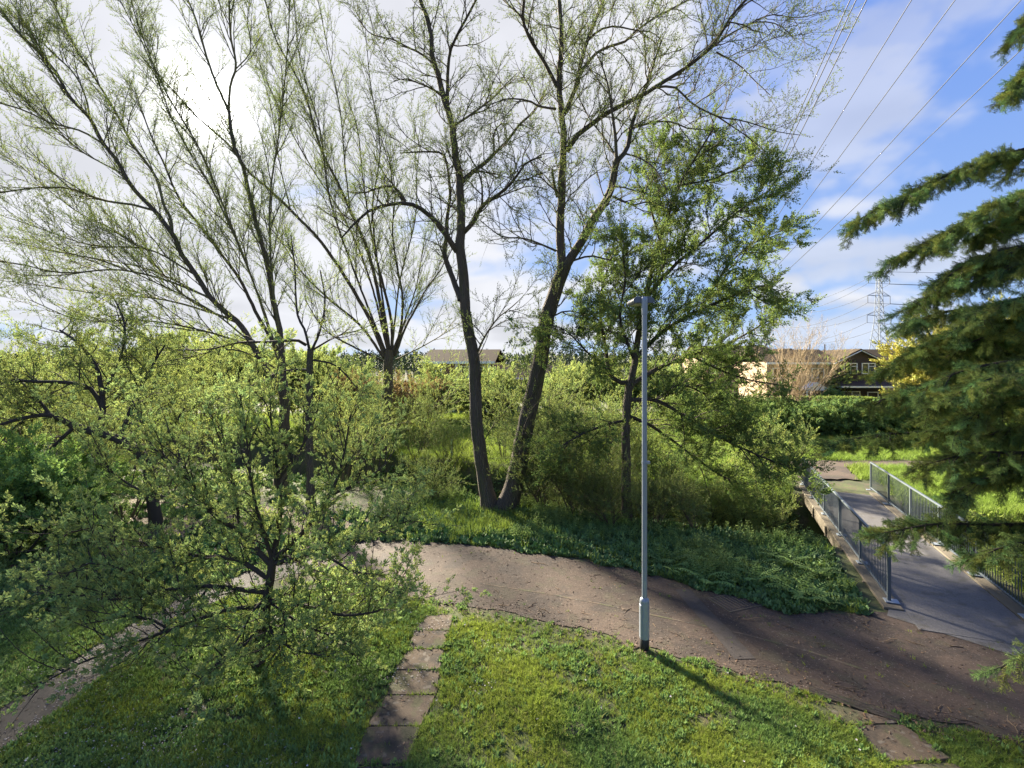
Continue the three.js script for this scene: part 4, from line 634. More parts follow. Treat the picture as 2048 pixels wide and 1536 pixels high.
// ------------------------------------------------------------------ the blossoming apple tree
tree({
  name: 'apple_tree', label: 'low spreading apple tree with pale blossom over the lawn', base: B(-4.06, 0, -7.97), seed: 67, woodMat: M.darkBark, branchMat: M.darkBark, leaf: L.apple, sprays: SPRAY.apple, spraySize: [0.065, 0.118], sprayStep: 0.048, sprayKeep: 0.95, clump: 0.41, clumpScale: 2.6, blossoms: 0.016, tint: 0.3,
  limbs: traced(7.97, [
    [[[514, 1332], [516, 1290], [530, 1230], [538, 1170], [545, 1120]], 0.085, 0.065, 0, { flare: 0.3, grow: 1 }],
    [[[545, 1122], [560, 1050], [556, 960], [545, 870], [540, 800]], 0.05, 0.012, 0.3], [[[543, 1130], [480, 1065], [430, 1025], [380, 960], [350, 880]], 0.05, 0.012, 0.5], [[[548, 1118], [610, 1060], [660, 990], [690, 900], [700, 830]], 0.045, 0.012, 0.4], [[[546, 1128], [640, 1100], [720, 1070], [790, 1050], [825, 1040]], 0.04, 0.010, -0.4],
    [[[536, 1185], [480, 1178], [420, 1172], [330, 1180], [230, 1200], [130, 1180], [80, 1170]], 0.045, 0.010, -0.6], [[[532, 1210], [450, 1220], [340, 1260], [230, 1300], [130, 1340], [50, 1392]], 0.042, 0.008, -1.5, { }], [[[530, 1225], [500, 1280], [440, 1320], [380, 1380]], 0.032, 0.009, -1.5],
    [[[535, 1200], [600, 1210], [680, 1230], [760, 1220], [800, 1190]], 0.04, 0.010, -0.8], [[[540, 1160], [480, 1120], [380, 1110], [260, 1080], [150, 1060], [110, 1090]], 0.045, 0.010, 0.3], [[[430, 1025], [350, 1000], [280, 980], [220, 940], [180, 880]], 0.035, 0.010, 0.5],
    [[[556, 960], [600, 900], [630, 840], [640, 790]], 0.028, 0.008, 0.3], [[[480, 1065], [470, 980], [450, 900], [440, 830]], 0.03, 0.009, -0.4], [[[380, 960], [310, 900], [280, 840], [265, 800]], 0.028, 0.008, 0.4], [[[545, 1120], [520, 1040], [500, 950], [490, 850], [480, 790]], 0.035, 0.009, -0.6],
    [[[660, 990], [730, 960], [770, 930], [790, 900]], 0.028, 0.008, 0.5], [[[640, 1100], [700, 1140], [760, 1150]], 0.028, 0.008, -0.6], [[[532, 1205], [540, 1260], [590, 1300], [640, 1310]], 0.03, 0.008, -1.0], [[[340, 1260], [280, 1230], [220, 1240], [160, 1250]], 0.02, 0.007, -0.3], [[[548, 1110], [600, 1120], [650, 1180], [690, 1260]], 0.03, 0.008, 0.8], [[[536, 1190], [500, 1230], [470, 1290], [430, 1350]], 0.025, 0.008, -0.9], [[[538, 1180], [570, 1230], [560, 1290], [530, 1340]], 0.022, 0.008, -0.8], [[[534, 1200], [590, 1240], [660, 1270], [720, 1290]], 0.025, 0.008, -0.6], [[[420, 1172], [380, 1220], [310, 1270], [260, 1330]], 0.02, 0.007, -0.7], [[[330, 1180], [250, 1140], [160, 1130], [90, 1210]], 0.02, 0.007, -0.2],
  ]),
  levels: [{ step: 0.125, len: [0.35, 1.15], ang: [0.5, 1.1], up: 0.4, wig: 0.3, curl: 0.05, seg: 5, from: 0.05, rad: 0.012, leafToo: true }, { step: 0.17, len: [0.15, 0.4], ang: [0.5, 1.1], up: 0.2, wig: 0.35, seg: 3, from: 0.1, rad: 0.006 }],
});

// ------------------------------------------------------------------ cedar reaching in from the side
{
  const TX = 9.3, TZ = -3.9, limb = (tip, mid, d, y) => { const T = P(tip[0], tip[1], d), m = P(mid[0], mid[1], d - 0.2), r = V3(TX, y ?? m.y + 0.3, TZ); return [r, r.clone().lerp(m, 0.55).add(V3(0, 0.12, 0)), m, m.clone().lerp(T, 0.55).add(V3(0, 0.06, 0)), T]; };
  const spec = [[[1718, 440], [1985, 318], 6.0], [[1800, 512], [2020, 440], 5.6], [[1835, 606], [2010, 528], 6.0], [[1805, 650], [2010, 612], 5.4], [[1775, 738], [1980, 668], 6.2], [[1755, 803], [1970, 752], 5.9], [[1655, 886], [1930, 866], 6.5], [[1850, 930], [2050, 905], 5.2], [[1880, 560], [2050, 490], 5.2],
    [[1835, 700], [2030, 640], 5.6], [[1850, 775], [2040, 720], 5.0], [[1900, 850], [2060, 800], 4.8], [[1880, 478], [2050, 385], 5.2], [[1930, 640], [2080, 590], 4.9], [[1765, 1066], [1990, 1050], 5.7], [[1905, 985], [2060, 945], 5.0], [[2000, 1334], [2160, 1300], 3.8, 1], [[2015, 180], [2190, 30], 5.2], [[2035, 60], [2220, -90], 5.6], [[1960, 1115], [2120, 1080], 4.8], [[1930, 800], [2080, 760], 5.6], [[1890, 720], [2060, 690], 6.4], [[1930, 690], [2090, 650], 5.2], [[1910, 790], [2080, 745], 4.6], [[1955, 880], [2100, 850], 5.4], [[1960, 560], [2100, 520], 5.0], [[1850, 830], [2040, 790], 6.0], [[1960, 960], [2110, 930], 5.6], [[1955, 470], [2110, 400], 5.6]];
  tree({
    name: 'cedar_tree', label: 'dark cedar reaching drooping needled boughs across the footbridge', base: B(TX, 0, TZ), seed: 77, woodMat: M.bark, branchMat: M.darkBark, leaf: L.cedar, sprays: SPRAY.cedar, spraySize: [0.13, 0.23], sprayStep: 0.05, sprayDir: 0.42, droop: 0.5, tint: 0.5, hue: 0.25, keep: inWide,
    limbs: [{ pts: [V3(TX, -0.1, TZ), V3(TX + 0.1, 4, TZ), V3(TX, 9, TZ), V3(TX, 15, TZ)], r: [0.36, 0.12], flare: 0.4, grow: 9 }, ...spec.map(([tip, mid, d, g]) => ({ pts: limb(tip, mid, d), r: [0.07, 0.006], step: 0.15, grow: g ?? 0 }))],
    levels: [{ step: 0.055, len: [0.25, 0.95], ang: [0.6, 1.15], flat: 0.14, up: -0.05, wig: 0.16, curl: -0.07, seg: 5, from: 0.25, rad: 0.010, taper: 0.3, leafToo: true }],
  });
}

// ------------------------------------------------------------------ shrubs grown from the ground
function fan(base, n, hgt, spread, seed, r0 = 0.03) {
  const r = rngOf(seed), o = []; for (let i = 0; i < n; i++) { const a = r() * 6.283, s = spread * Math.sqrt(r()), h = hgt * (0.7 + 0.35 * r()) * (1 - 0.25 * s / spread), e = V3(base[0] + Math.cos(a) * s, base[1] + h, base[2] + Math.sin(a) * s), b = V3(base[0] + Math.cos(a) * s * 0.12, base[1] - 0.05, base[2] + Math.sin(a) * s * 0.12), m = b.clone().lerp(e, 0.5).add(V3((r() - .5) * 0.2 * spread, hgt * 0.06, (r() - .5) * 0.2 * spread)); o.push({ pts: [b, m, e], r: [r0 * (0.8 + 0.5 * r()), r0 * 0.25] }); } return o;
}
function shrub(name, label, group, px, py, d, hgt, spread, n, seed, leaf, sprays, size, step, opt = {}) {
  const x = (px - 1024) / F * d, y = height(x, -d), base = [x, y, -d];
  return tree({ name, label, category: opt.category ?? 'shrub', group, base, seed, woodMat: M.darkBark, branchMat: opt.twig ?? M.darkBark, leaf, sprays, spraySize: size, sprayStep: step, limbs: fan(base, n, hgt, spread, seed, opt.r0 ?? 0.03), keep: inFrame, tint: opt.tint ?? 0.25, hue: opt.hue ?? 0.12,
    levels: opt.levels ?? [{ step: 0.3 * (hgt / 3), len: [0.25 * hgt, 0.5 * hgt], ang: [0.4, 1.0], up: 0.15, wig: 0.4, seg: 5, from: 0.15, rad: 0.014 }, { step: 0.22 * (hgt / 3), len: [0.1 * hgt, 0.25 * hgt], ang: [0.4, 1.0], up: 0.1, wig: 0.4, seg: 3, from: 0.1, rad: 0.008 }] });
}
// sallows that fill the bank beyond the apple tree
[[40, 17, 5.2, 3.0, 7], [190, 20.5, 6.6, 3.2, 8], [330, 18.5, 5.2, 2.8, 7], [450, 22, 6.0, 3.0, 8], [250, 15.5, 3.4, 2.2, 6], [690, 20.5, 3.8, 1.9, 7], [700, 26.5, 6.2, 2.6, 7], [845, 27.5, 5.4, 2.4, 6], [1010, 25, 4.6, 2.2, 6], [1085, 23.5, 5.0, 2.0, 6], [1185, 20.5, 5.6, 2.0, 6], [-60, 21, 7.0, 3.2, 7]].forEach(([px, d, h, s, n], i) => shrub('sallow_shrub', ...(px < 100 ? ['tall loose sallow rising behind the leaning thorn with the crooked trunk', 'sallows behind the leaning thorn'] : px < 400 ? ['loose yellow green sallow in the thicket directly beyond the apple tree', 'sallows beyond the apple tree'] : px < 600 ? ['yellow green sallow at the foot of the leaning willow', undefined] : px === 690 ? ['small yellow green sallow between the slender thorn and the pollard', undefined] : px < 900 ? ['airy twiggy sallow standing beside the pollard trunk across the brook', 'sallows by the pollard'] : px < 1060 ? ['airy sallow framed between the two willow trunks', undefined] : ['airy twiggy sallow between the leaning willow trunk and the hawthorn', 'sallows by the hawthorn']), px, 0, d, h, s, n, 100 + i, L.sallow, SPRAY.sallow, [0.2, 0.34], 0.26, { category: 'shrub', twig: M.branch }));
[[30, 12.4, 2.3, 1.6, 10], [110, 13.6, 2.0, 1.4, 8], [-70, 13, 2.6, 1.6, 9]].forEach(([px, d, h, s, n], i) => shrub('leafy_shrub', 'rounded fresh green shrub under the leaning black trunk', 'green shrubs under the leaning thorn', px, 0, d, h, s, n, 130 + i, L.fresh, SPRAY.bush, [0.2, 0.32], 0.13));
// young shoots round the willow feet and along the brook
[[860, 17.3, 1.3, 0.9, 5], [1090, 16.4, 2.8, 1.2, 9], [1150, 15.8, 2.6, 1.2, 9], [1190, 17.2, 3.6, 1.3, 9], [1230, 14.6, 1.5, 1.0, 5], [1310, 14.8, 1.6, 1.1, 5], [1395, 14.4, 1.4, 1.1, 5], [1130, 17.6, 4.2, 1.4, 9], [1070, 22.5, 3.2, 1.5, 8], [900, 24.5, 2.6, 1.5, 7], [830, 26, 3.0, 1.6, 7]].forEach(([px, d, h, s, n], i) => shrub('willow_shoots', ...(px < 950 ? ['leafy willow shoots at the brook edge between pollard and twin trunks', 'shoots toward the pollard'] : px < 1050 ? ['short leafy shoots hiding the foot of the twin trunks'] : d < 15 ? ['low leafy shoots among the nettles beside the hawthorn trunk', 'shoots in the nettles'] : ['upright leafy willow shoots between the leaning trunk and the hawthorn', 'shoots toward the hawthorn']), ...(px >= 950 && px < 1050 ? [undefined] : []), px, 0, d, h, s, n, 150 + i, L.willow, SPRAY.sallow, [0.16, 0.28], 0.15, { twig: M.branch, r0: 0.016 }));
// thorn scrub on the far bank
[[1330, 19.5, 3.2, 1.7, 10], [1420, 18.2, 2.6, 1.5, 9], [1490, 17.6, 2.1, 1.3, 8], [1540, 19.5, 2.2, 1.3, 8], [1240, 21, 3.2, 1.7, 9]].forEach(([px, d, h, s, n], i) => shrub('bank_scrub', 'leafy green scrub crowding the brook bank between willow and footbridge', 'scrub along the brook', px, 0, d, h, s, n, 170 + i, L.sallow, SPRAY.haw, [0.18, 0.30], 0.19));
// behind: shrubs of the far gardens
[[600, 37, 5.0, 2.8, 0], [660, 41, 4.6, 2.6, 0], [720, 36, 3.4, 2.2, 0], [870, 40, 3.4, 2.2, 0], [1010, 41, 3.2, 2.2, 0], [1110, 40, 3.6, 2.4, 0], [1180, 43, 4.2, 2.6, 0], [1260, 40, 4.0, 2.6, 0], [1350, 42, 4.0, 2.6, 0], [500, 36, 5.6, 3.0, 0], [400, 38, 6.0, 3.2, 0], [290, 36, 6.0, 3.2, 0], [170, 38, 6.4, 3.4, 0], [50, 36, 6.4, 3.4, 0], [955, 43, 2.7, 2.0, 0]].forEach(([px, d, h, s], i) => shrub('garden_shrub', ...(px < 550 ? ['tall yellow green shrub far behind the leaning willow', 'shrubs behind the leaning willow'] : px < 800 ? ['bushy yellow green shrub beyond the pollard willow trunk', 'shrubs beyond the pollard'] : px < 1050 ? ['low yellow green shrub in front of the red brick house', 'shrubs by the red house'] : ['bushy yellow green shrub between the twin trunked willow and the hawthorn', 'shrubs past the twin trunks']), px, 0, d, h, s, 10, 200 + i, L.sallow, SPRAY.bush, [0.35, 0.6], 0.26, { r0: 0.04 }));
[[700, 33.5, 3.0, 1.8], [790, 34.5, 3.0, 1.9], [845, 35.5, 3.0, 1.9]].forEach(([px, d, h, s], i) => shrub('copper_shrub', 'copper brown leafed shrub behind the pollard willow', 'copper shrubs by the pollard', px, 0, d, h, s, 10, 230 + i, L.brown, SPRAY.bush, [0.26, 0.42], 0.26, { r0: 0.035 }));
shrub('bare_tree', 'pale leafless spreading tree in front of the brick houses', undefined, 1572, 0, 36, 6.6, 3.4, 16, 240, L.brown, SPRAY.budding, [0.3, 0.5], 0.4, { category: 'tree', twig: M.tanTwig, r0: 0.055, levels: [{ step: 0.5, len: [1.0, 2.4], ang: [0.3, 0.7], up: 0.3, wig: 0.25, seg: 5, from: 0.15, rad: 0.018 }, { step: 0.45, len: [0.5, 1.2], ang: [0.3, 0.7], up: 0.2, wig: 0.3, seg: 3, from: 0.1, rad: 0.013 }] });
[[1868, 38, 7.0, 2.0], [1970, 39, 8.0, 2.8]].forEach(([px, d, h, s], i) => shrub('golden_shrub', 'bright golden yellow shrub beside the dark gabled house', 'golden shrubs by the gabled house', px, 0, d, h, s, 12, 250 + i, L.yellow, SPRAY.bush, [0.3, 0.5], 0.2, { r0: 0.04 }));
[[1480, 33, 2.0, 2.0], [1550, 32, 1.9, 1.9], [1620, 32.5, 1.9, 2.0], [1690, 31.5, 1.8, 1.9], [1760, 31, 1.9, 1.9], [1840, 30.5, 2.0, 2.0], [1430, 34, 2.2, 1.9], [1920, 30, 2.0, 2.0]].forEach(([px, d, h, s], i) => shrub('hedgerow_shrub', ...(px < 1640 ? ['low dark green hedgerow shrub below the pale bare tree', 'hedgerow below the bare tree'] : ['low dark green hedgerow shrub beyond the far end of the footbridge', 'hedgerow beyond the footbridge']), px, 0, d, h, s, 12, 270 + i, L.lush, SPRAY.bush, [0.25, 0.42], 0.15));
shrub('creeper', 'leafy creeper climbing the dark gable wall', undefined, 1674, 0, 47.6, 4.6, 0.35, 6, 290, L.sallow, SPRAY.bush, [0.22, 0.34], 0.5, { category: 'climber' });
shrub('conifer_shrub', 'dark rounded evergreen by the white porch', undefined, 1662, 0, 45.5, 1.7, 1.0, 10, 291, L.ivy, SPRAY.bush, [0.3, 0.45], 0.2);
{ // clipped hedge in front of the gabled house
  const r = rngOf(301), a = P(1585, 0, 42), b = P(1745, 0, 41), t = thing('clipped_hedge', 'clipped bright green hedge in front of the gabled house', 'hedge', [a.x, 0, a.z]), list = []; const dx = b.x - a.x, dz = b.z - a.z;
  for (let i = 0; i < 6000; i++) { const u = r(), side = r(), top = side < 0.4, y = top ? 1.62 + 0.12 * r() : 1.7 * r(), o = top ? (r() - .5) * 1.2 : (side < 0.8 ? 0.6 : -0.6) + (r() - .5) * 0.15, dir = V3((r() - .5), top ? 1.2 : 0.4, top ? (r() - .5) : Math.sign(o)).normalize(), k = 0.8 + 0.4 * r(); list.push({ m: place(V3(a.x + dx * u, y, a.z + dz * u + o), dir, 0.25 + 0.12 * r(), r() * 6.28), c: C(k * 1.1, k, k * 0.8), v: Math.floor(r() * 3) }); }
  scatter('leaves', list, SPRAY.bush.map((s) => s.leaf), L.lush, t, [a.x, 0, a.z]); part('stems', bar(V3(0, 0.75, 0), V3(dx, 0.75, dz), 1.3, 0.9), M.darkBark, t);
}
{ // low wooded rise at the horizon
  const b = new Buf(), n = 120, at = (i, y, d) => { const px = -1500 + 5000 * i / n; return V3((px - 1024) / F * d, y, -d); }; for (let i = 0; i < n; i++) { const h = (k) => EYE + 320 * (0.001 + 0.010 * fbm(k * 0.4, 3, 7, 4)), A = at(i, -1, 300), Bq = at(i + 1, -1, 300), Cq = at(i, h(i), 340), D = at(i + 1, h(i + 1), 340); b.tri(A, Bq, D); b.tri(A, D, Cq); } structure('hill', b.geo(), std({ color: C(0.05, 0.07, 0.035), roughness: 1, side: THREE.DoubleSide }), 'low wooded rise along the horizon');
}
{ // far woodland closing the horizon
  const r = rngOf(311), list = []; for (let i = 0; i < 30000; i++) { const d = 110 + 190 * r(), px = -900 + 3900 * r(), x = (px - 1024) / F * d, top = EYE + (0.001 + 0.012 * fbm(px * 0.008, d * 0.004, 3, 4)) * d, y = top * Math.pow(r(), 0.6), k = 0.7 + 0.5 * r(); list.push({ m: place(V3(x, y, -d), V3(r() - .5, 1, r() - .5).normalize(), 1.3 + 1.3 * r(), r() * 6.28), c: C(k, k, k), v: Math.floor(r() * 3) }); }
  const g = new THREE.Group(); g.name = 'distant_woodland'; g.userData = { kind: 'stuff', label: 'low line of distant woodland along the horizon', category: 'woodland' }; scene.add(g); scatter('leaves', list, SPRAY.bush.map((s) => s.leaf), L.far, g);
}

// ------------------------------------------------------------------ ground plants
function tuft(seed, n, h, w, lean) { const r = rngOf(seed), b = new Buf(); for (let i = 0; i < n; i++) { const a = r() * 6.283, o = V3((r() - .5) * 0.06 * h / 0.07, 0, (r() - .5) * 0.06 * h / 0.07), k = h * (0.55 + 0.6 * r()), l = lean * (0.4 + r()), d1 = V3(Math.cos(a) * l, 1, Math.sin(a) * l).normalize(), s = V3(-Math.sin(a), 0, Math.cos(a)).multiplyScalar(w / 2), m = o.clone().addScaledVector(d1, k * 0.55), e = m.clone().add(V3(Math.cos(a) * l * 1.8, 0.6, Math.sin(a) * l * 1.8).normalize().multiplyScalar(k * 0.5)); b.tri(o.clone().sub(s), o.clone().add(s), m.clone().addScaledVector(s, 0.8)); b.tri(o.clone().sub(s), m.clone().addScaledVector(s, 0.8), m.clone().addScaledVector(s, -0.8)); b.tri(m.clone().addScaledVector(s, -0.8), m.clone().addScaledVector(s, 0.8), e); } return b.geo(); }
function herb(seed, tiers, h, len, wid) { const r = rngOf(seed), b = new Buf(), lean = V3((r() - .5) * 0.25, 1, (r() - .5) * 0.25).normalize(); for (let i = 0; i < tiers; i++) { const t = (i + 1) / tiers, o = lean.clone().multiplyScalar(h * t), k = (1.15 - 0.55 * t); for (let s = 0; s < 2; s++) { const a = i * 1.571 + s * 3.1416 + (r() - .5) * 0.5, d = V3(Math.cos(a), 0.25 + 0.3 * (r() - .5), Math.sin(a)).normalize(), q = V3(-Math.sin(a), 0, Math.cos(a)); b.leaf(o, d, q, len * k * (0.8 + 0.4 * r()), wid * k, 0.35, 2); } } const w = V3(0.006, 0, 0), e = lean.clone().multiplyScalar(h); b.tri(w.clone().negate(), w, e); return b.geo(); }
function rosette(seed, n, len, wid) { const r = rngOf(seed), b = new Buf(); for (let i = 0; i < n; i++) { const a = i / n * 6.283 + r() * 0.6, d = V3(Math.cos(a), 0.35 + 0.5 * r(), Math.sin(a)).normalize(), q = V3(-Math.sin(a), 0, Math.cos(a)); b.leaf(V3((r() - .5) * len * .5, 0.01, (r() - .5) * len * .5), d, q, len * (0.7 + 0.5 * r()), wid, 0.3, 2); } return b.geo(); }
function frond(seed) { const r = rngOf(seed), b = new Buf(); for (let f = 0; f < 6; f++) { const a = f / 6 * 6.283 + r(); for (let i = 2; i < 12; i++) { const t = i / 12, o = V3(Math.cos(a) * 0.55 * t, 0.55 * t - 0.32 * t * t, Math.sin(a) * 0.55 * t), d = V3(Math.cos(a), 0.2 - t * .6, Math.sin(a)).normalize(); for (const s of [-1, 1]) { const q = V3(-Math.sin(a) * s, 0.05, Math.cos(a) * s).addScaledVector(d, 0.5).normalize(); b.leaf(o, q, d, 0.17 * (1.15 - t), 0.035, 0.1); } } } return b.geo(); }
const PL = { lawn: [1, 2, 3, 4].map((s) => tuft(s, 9, 0.065, 0.0055, 0.55)), tall: [11, 12, 13].map((s) => tuft(s, 12, 0.34, 0.012, 0.45)), nettle: [21, 22, 23].map((s) => herb(s, 6, 0.42, 0.105, 0.06)), weed: [31, 32].map((s) => rosette(s, 7, 0.06, 0.035)), ivy: [41, 42].map((s) => rosette(s, 6, 0.085, 0.075)), fern: [51, 52].map(frond) };
const clear = (x, z) => { const [u, v] = bridgeUV(x, z); return v > -0.22 && v < BR.w + 0.22 && u > -0.2 && u < 11.4; };
function sow(name, label, area, count, seed, geos, mat, want, look) {
  const r = rngOf(seed), list = []; for (let i = 0; i < count; i++) { const [x, z] = area(r), zn = zone(x, z), k = want(zn, x, z, r); if (!k || clear(x, z)) continue; const [size, tilt, c] = look(x, z, r, k); list.push({ m: place(V3(x, height(x, z) - 0.005 + (name === 'lawn_daisies' ? 0.05 : 0), z), V3((r() - .5) * tilt, 1, (r() - .5) * tilt).normalize(), size, r() * 6.283), c, v: Math.floor(r() * geos.length) }); }
  const g = new THREE.Group(); g.name = numbered(name); g.userData = { kind: 'stuff', label, category: name.split('_').pop() }; scene.add(g); scatter(name, list, geos, mat, g); return list.length;
}
const frustum = (d0, d1, pow = 1, margin = 1.2) => (r) => { const d = lerp(d0, d1, Math.pow(r(), pow)), w = d * 1.03 + margin; return [(r() * 2 - 1) * w, -d]; };
const nearEdge = (x, z) => { const d = -z; return Math.min(Math.abs(d - edge(poly.lower, x)), Math.abs(d - edge(poly.upper, x))); };
const appleShade = (x, z) => Math.hypot((x + 3.9) / 2.2, (z + 8.6) / 2.4);
sow('lawn_grass', 'short mown grass of the lawn', frustum(3.0, 13.5, 1.2, 3.2), 230000, 401, PL.lawn, L.grass,
  (zn, x, z, r) => (zn === 'lawn' ? (r() < (0.25 + 0.85 * sstep(0.30, 0.55, fbm(x * 1.6, z * 1.6, 2, 4)) - 0.35 * (appleShade(x, z) < 0.8 ? 1 : 0)) * (0.25 + 0.75 * sstep(0.05, 0.5, nearEdge(x, z) + 0.3 * (fbm(x * 3, z * 3, 55, 3) - 0.5)))) : (zn === 'path' ? r() < 0.004 : zn === 'undergrowth' && -z < edge(poly.upper, x) + 0.7)),
  (x, z, r, k) => { const n = fbm(x * 0.9, z * 0.9, 6, 4), m = fbm(x * 3.1, z * 3.1, 12, 3), b = 0.62 + 0.8 * r(), y = sstep(0.33, 0.68, n), [tx, tz] = G(1130, 1425), tall = Math.hypot(x - tx, z - tz) < 0.5 ? 1.9 : 1; return [(0.55 + 0.95 * m + 0.3 * r()) * tall, 0.8, r() < 0.035 ? C(1.7, 1.2, 1.6) : C(b * lerp(0.68, 1.28, y), b * lerp(0.82, 1.12, y), b * lerp(0.9, 0.75, y))]; });
sow('clover_weeds', 'small broad leafed weeds scattered through the lawn', frustum(3.2, 14, 1.3, 3), 62000, 411, PL.weed, L.nettle,
  (zn, x, z, r) => (zn === 'lawn' && r() < 0.12 + 0.8 * sstep(0.50, 0.64, fbm(x * 1.1 + 9, z * 1.1, 4, 4)) + (x < -1.5 ? 0.45 : 0)) || (zn === 'wood' && r() < 0.6) || (zn === 'undergrowth' && r() < 0.4),
  (x, z, r) => { const b = 0.7 + 0.8 * r(); return [0.45 + 0.9 * r(), 0.6, C(b * 1.05, b, b * 1.05)]; });
sow('bank_nettles', 'thick nettles and leafy weeds along the brook bank', frustum(8.5, 20, 1, 4), 42000, 421, PL.nettle, L.nettle,
  (zn, x, z, r) => (zn === 'undergrowth' && -z > edge(poly.upper, x) + 0.2 + 1.1 * fbm(x * 1.3, z * 1.3, 4, 3) && r() < 0.15 + 0.85 * sstep(0.36, 0.56, fbm(x * 0.9, z * 0.9, 61, 3)) && !(Math.hypot(x + 1.2, z + 15.8) < 1.9 && r() < 0.85)) || (zn === 'bank' && r() < 0.2) || (zn === 'weeds' && r() < 0.5) || (zn === 'wood' && r() < 0.12),
  (x, z, r) => { const b = 0.75 + 0.6 * r(), n = fbm(x * 0.8, z * 0.8, 21, 3); return [0.25 + 1.7 * n * n * n + 0.55 * r() * r(), 0.7, C(b * (0.85 + 0.5 * n), b, b)]; });
sow('bank_ivy', 'dark ivy creeping over the brook bank and thicket floor', frustum(9, 26, 1, 4), 66000, 431, PL.ivy, L.ivy,
  (zn, x, z, r) => zn === 'bank' || (zn === 'wood' && r() < 0.35 && fbm(x * 0.7, z * 0.7, 33, 3) > 0.45) || (zn === 'undergrowth' && r() < 0.95), (x, z, r) => { const b = 0.6 + 0.9 * r(); return [0.8 + 1.2 * r(), 0.9, C(b, b, b)]; });
sow('rank_grass', 'long rough grass beyond the brook', frustum(9.5, 46, 1.2, 9), 100000, 441, PL.tall, L.grass,
  (zn, x, z, r) => zn === 'far' || (zn === 'bank' && r() < 0.10) || (zn === 'weeds' && r() < 0.5) || (zn === 'undergrowth' && r() < (Math.hypot(x + 1.2, z + 15.8) < 1.9 ? 0.8 : 0.07)), (x, z, r) => { const b = 0.75 + 0.5 * r(), n = fbm(x * 0.4, z * 0.4, 41, 3); return [(-z < 18 && x < 7 ? 0.45 : 0.7) + 0.7 * n, 0.4, C(b * lerp(0.85, 1.25, n), b * 1.05, b * 0.8)]; });
sow('tall_weeds', 'lush tall weeds beside the footbridge railing', (r) => { const d = 8 + 14 * r(); return [d * (0.75 + 0.6 * r()) + 1, -d]; }, 9000, 451, PL.nettle, L.lush,
  (zn) => zn === 'weeds' || zn === 'bank', (x, z, r) => { const b = 0.9 + 0.6 * r(); return [0.9 + 0.9 * r(), 0.5, C(b * 1.2, b, b * 0.8)]; });
sow('bank_ferns', 'arching ferns on the bank by the near bridge post', (r) => { const d = 9.6 + 2.6 * r(); return [3.5 + 4.4 * r(), -d]; }, 34, 461, PL.fern, L.nettle, (zn, x, z) => zn === 'undergrowth' && -z > edge(poly.upper, x) + 0.3, (x, z, r) => { const b = 0.7 + 0.5 * r(); return [0.7 + 0.7 * r(), 0.4, C(b, b, b)]; });
{ // young tree in a pale guard tube on the far grass
  const [x, z] = G(903, 912, 0.1), t = thing('tree_guard', 'slim pale cyan tree guard tube standing on the far bank', 'tree guard', [x, height(x, z), z]); part('tube', new THREE.CylinderGeometry(0.045, 0.05, 0.95, 12, 1, true).translate(0, 0.475, 0), std({ color: C(0.42, 0.62, 0.62), roughness: 0.5, side: THREE.DoubleSide }), t); part('stake', rbox(0.03, 1.25, 0.03, 0.065, 0.6, 0), M.paleTwig, t);
}
sow('lawn_daisies', 'tiny white daisies dotted over the lawn', frustum(5, 11, 1), 90, 471, [rosette(71, 9, 0.014, 0.007)], L.petal, (zn) => zn === 'lawn', (x, z, r) => [1 + 0.5 * r(), 0.4, C(1.2, 1.25, 1.25)]);
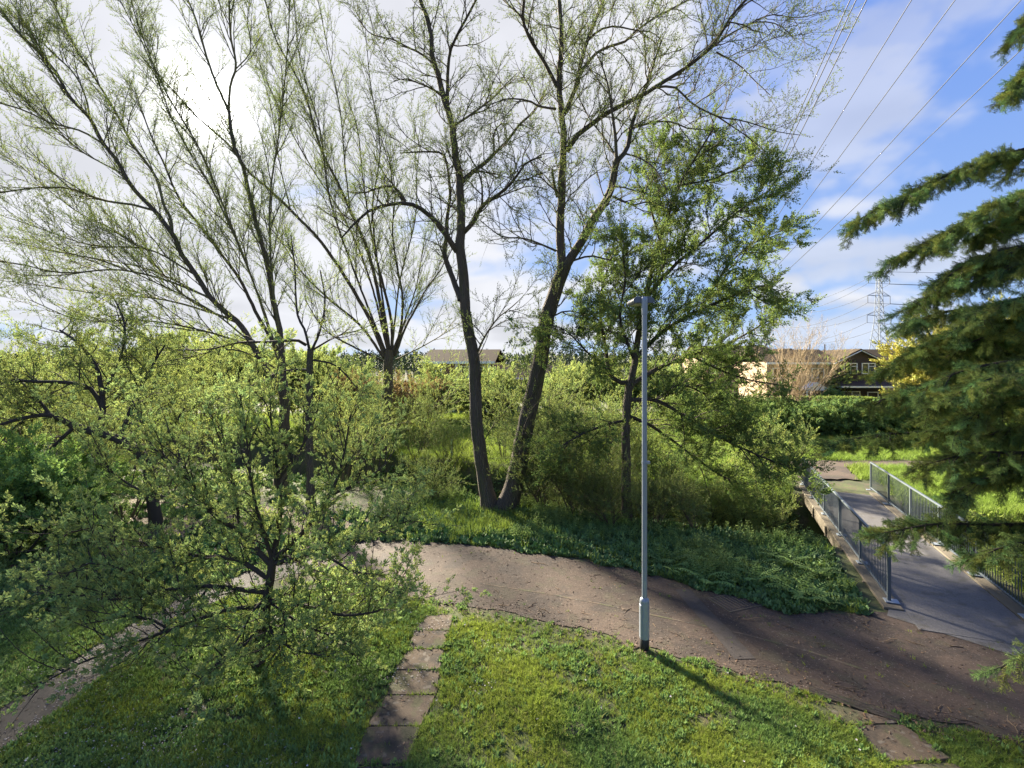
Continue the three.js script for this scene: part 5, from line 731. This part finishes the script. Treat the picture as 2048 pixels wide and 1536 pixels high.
// fallen matter
const chip = (() => { const b = new Buf(); b.leaf(V3(0, 0, 0), V3(1, 0.06, 0).normalize(), V3(0, 0.15, 1).normalize(), 0.045, 0.022, 0.2); return b.geo(); })();
const stick = (() => { const b = new Buf(); b.tube([V3(0, .004, 0), V3(.1, .007, .02), V3(.21, .004, -.01), V3(.3, .006, .03)], [.006, .0055, .005, .003], 3); b.tube([V3(.1, .007, .02), V3(.17, .006, .08)], [.004, .002], 3); return b.geo(); })();
function strew(name, label, count, seed, geo, mat, area, want, look) {
  const r = rngOf(seed), list = []; for (let i = 0; i < count; i++) { const [x, z] = area(r), zn = zone(x, z); if (!want(zn, x, z, r)) continue; const [s, c] = look(r), slab = onSlab(x, z); list.push({ m: place(V3(x, height(x, z) + (slab ? 0.026 : zn === 'path' ? 0.016 : 0.012) + (zn === 'lawn' && !slab ? 0.03 * r() : 0), z), V3((r() - .5) * 0.25, 1, (r() - .5) * 0.25).normalize(), s, r() * 6.283), c, v: 0 }); }
  const g = new THREE.Group(); g.name = numbered(name); g.userData = { kind: 'stuff', label, category: name.split('_').pop() }; scene.add(g); scatter(name, list, [geo], mat, g);
}
strew('leaf_litter', 'dry brown leaf litter gathered along the path edges', 80000, 501, chip, L.dead, frustum(5, 17, 1), (zn, x, z, r) => (zn === 'path' && r() < 0.9 * Math.exp(-nearEdge(x, z) / 0.28) + 0.10) || (zn === 'wood' && r() < 0.8) || (zn === 'undergrowth' && nearEdge(x, z) < 0.6) || (zn === 'lawn' && nearEdge(x, z) < 0.3 && r() < 0.7), (r) => { const b = 0.35 + 1.7 * r() * r(); return [0.6 + 1.5 * r() * r(), C(b, b * 0.9, b * 0.8)]; });
strew('fallen_twigs', 'thin fallen twigs lying on the path and slabs', 1300, 511, stick, M.paleTwig, frustum(5, 15, 1), (zn, x, z, r) => (zn === 'path' && r() < 0.12 + 0.8 * Math.exp(-nearEdge(x, z) / 0.35)) || (zn === 'wood' && r() < 0.5), (r) => { const b = 0.4 + 0.9 * r(); return [0.4 + 1.1 * r(), C(b, b * 0.9, b * 0.8)]; });
strew('fallen_petals', 'pale fallen petals under the apple tree', 9000, 521, chip, L.petal, (r) => { const a = r() * 6.283, s = Math.sqrt(r()) * 1.25; return [-3.9 + Math.cos(a) * 3.0 * s, -8.3 + Math.sin(a) * 2.8 * s]; }, (zn, x, z, r) => r() < sstep(0.42, 0.62, fbm(x * 1.3, z * 1.3, 71, 4)), (r) => { const b = 0.5 + 0.5 * r(); return [0.35 + 0.5 * r(), C(b, b, b * 0.95)]; });
strew('path_grit', 'scattered pale grit and bits on the tarmac path', 5000, 531, chip, L.straw, frustum(5.5, 14, 1), (zn) => zn === 'path', (r) => { const b = 0.5 + 1.2 * r(); return [0.2 + 0.35 * r(), C(b, b, b * 0.9)]; });

shade(scene);
renderer.render(scene, camera);
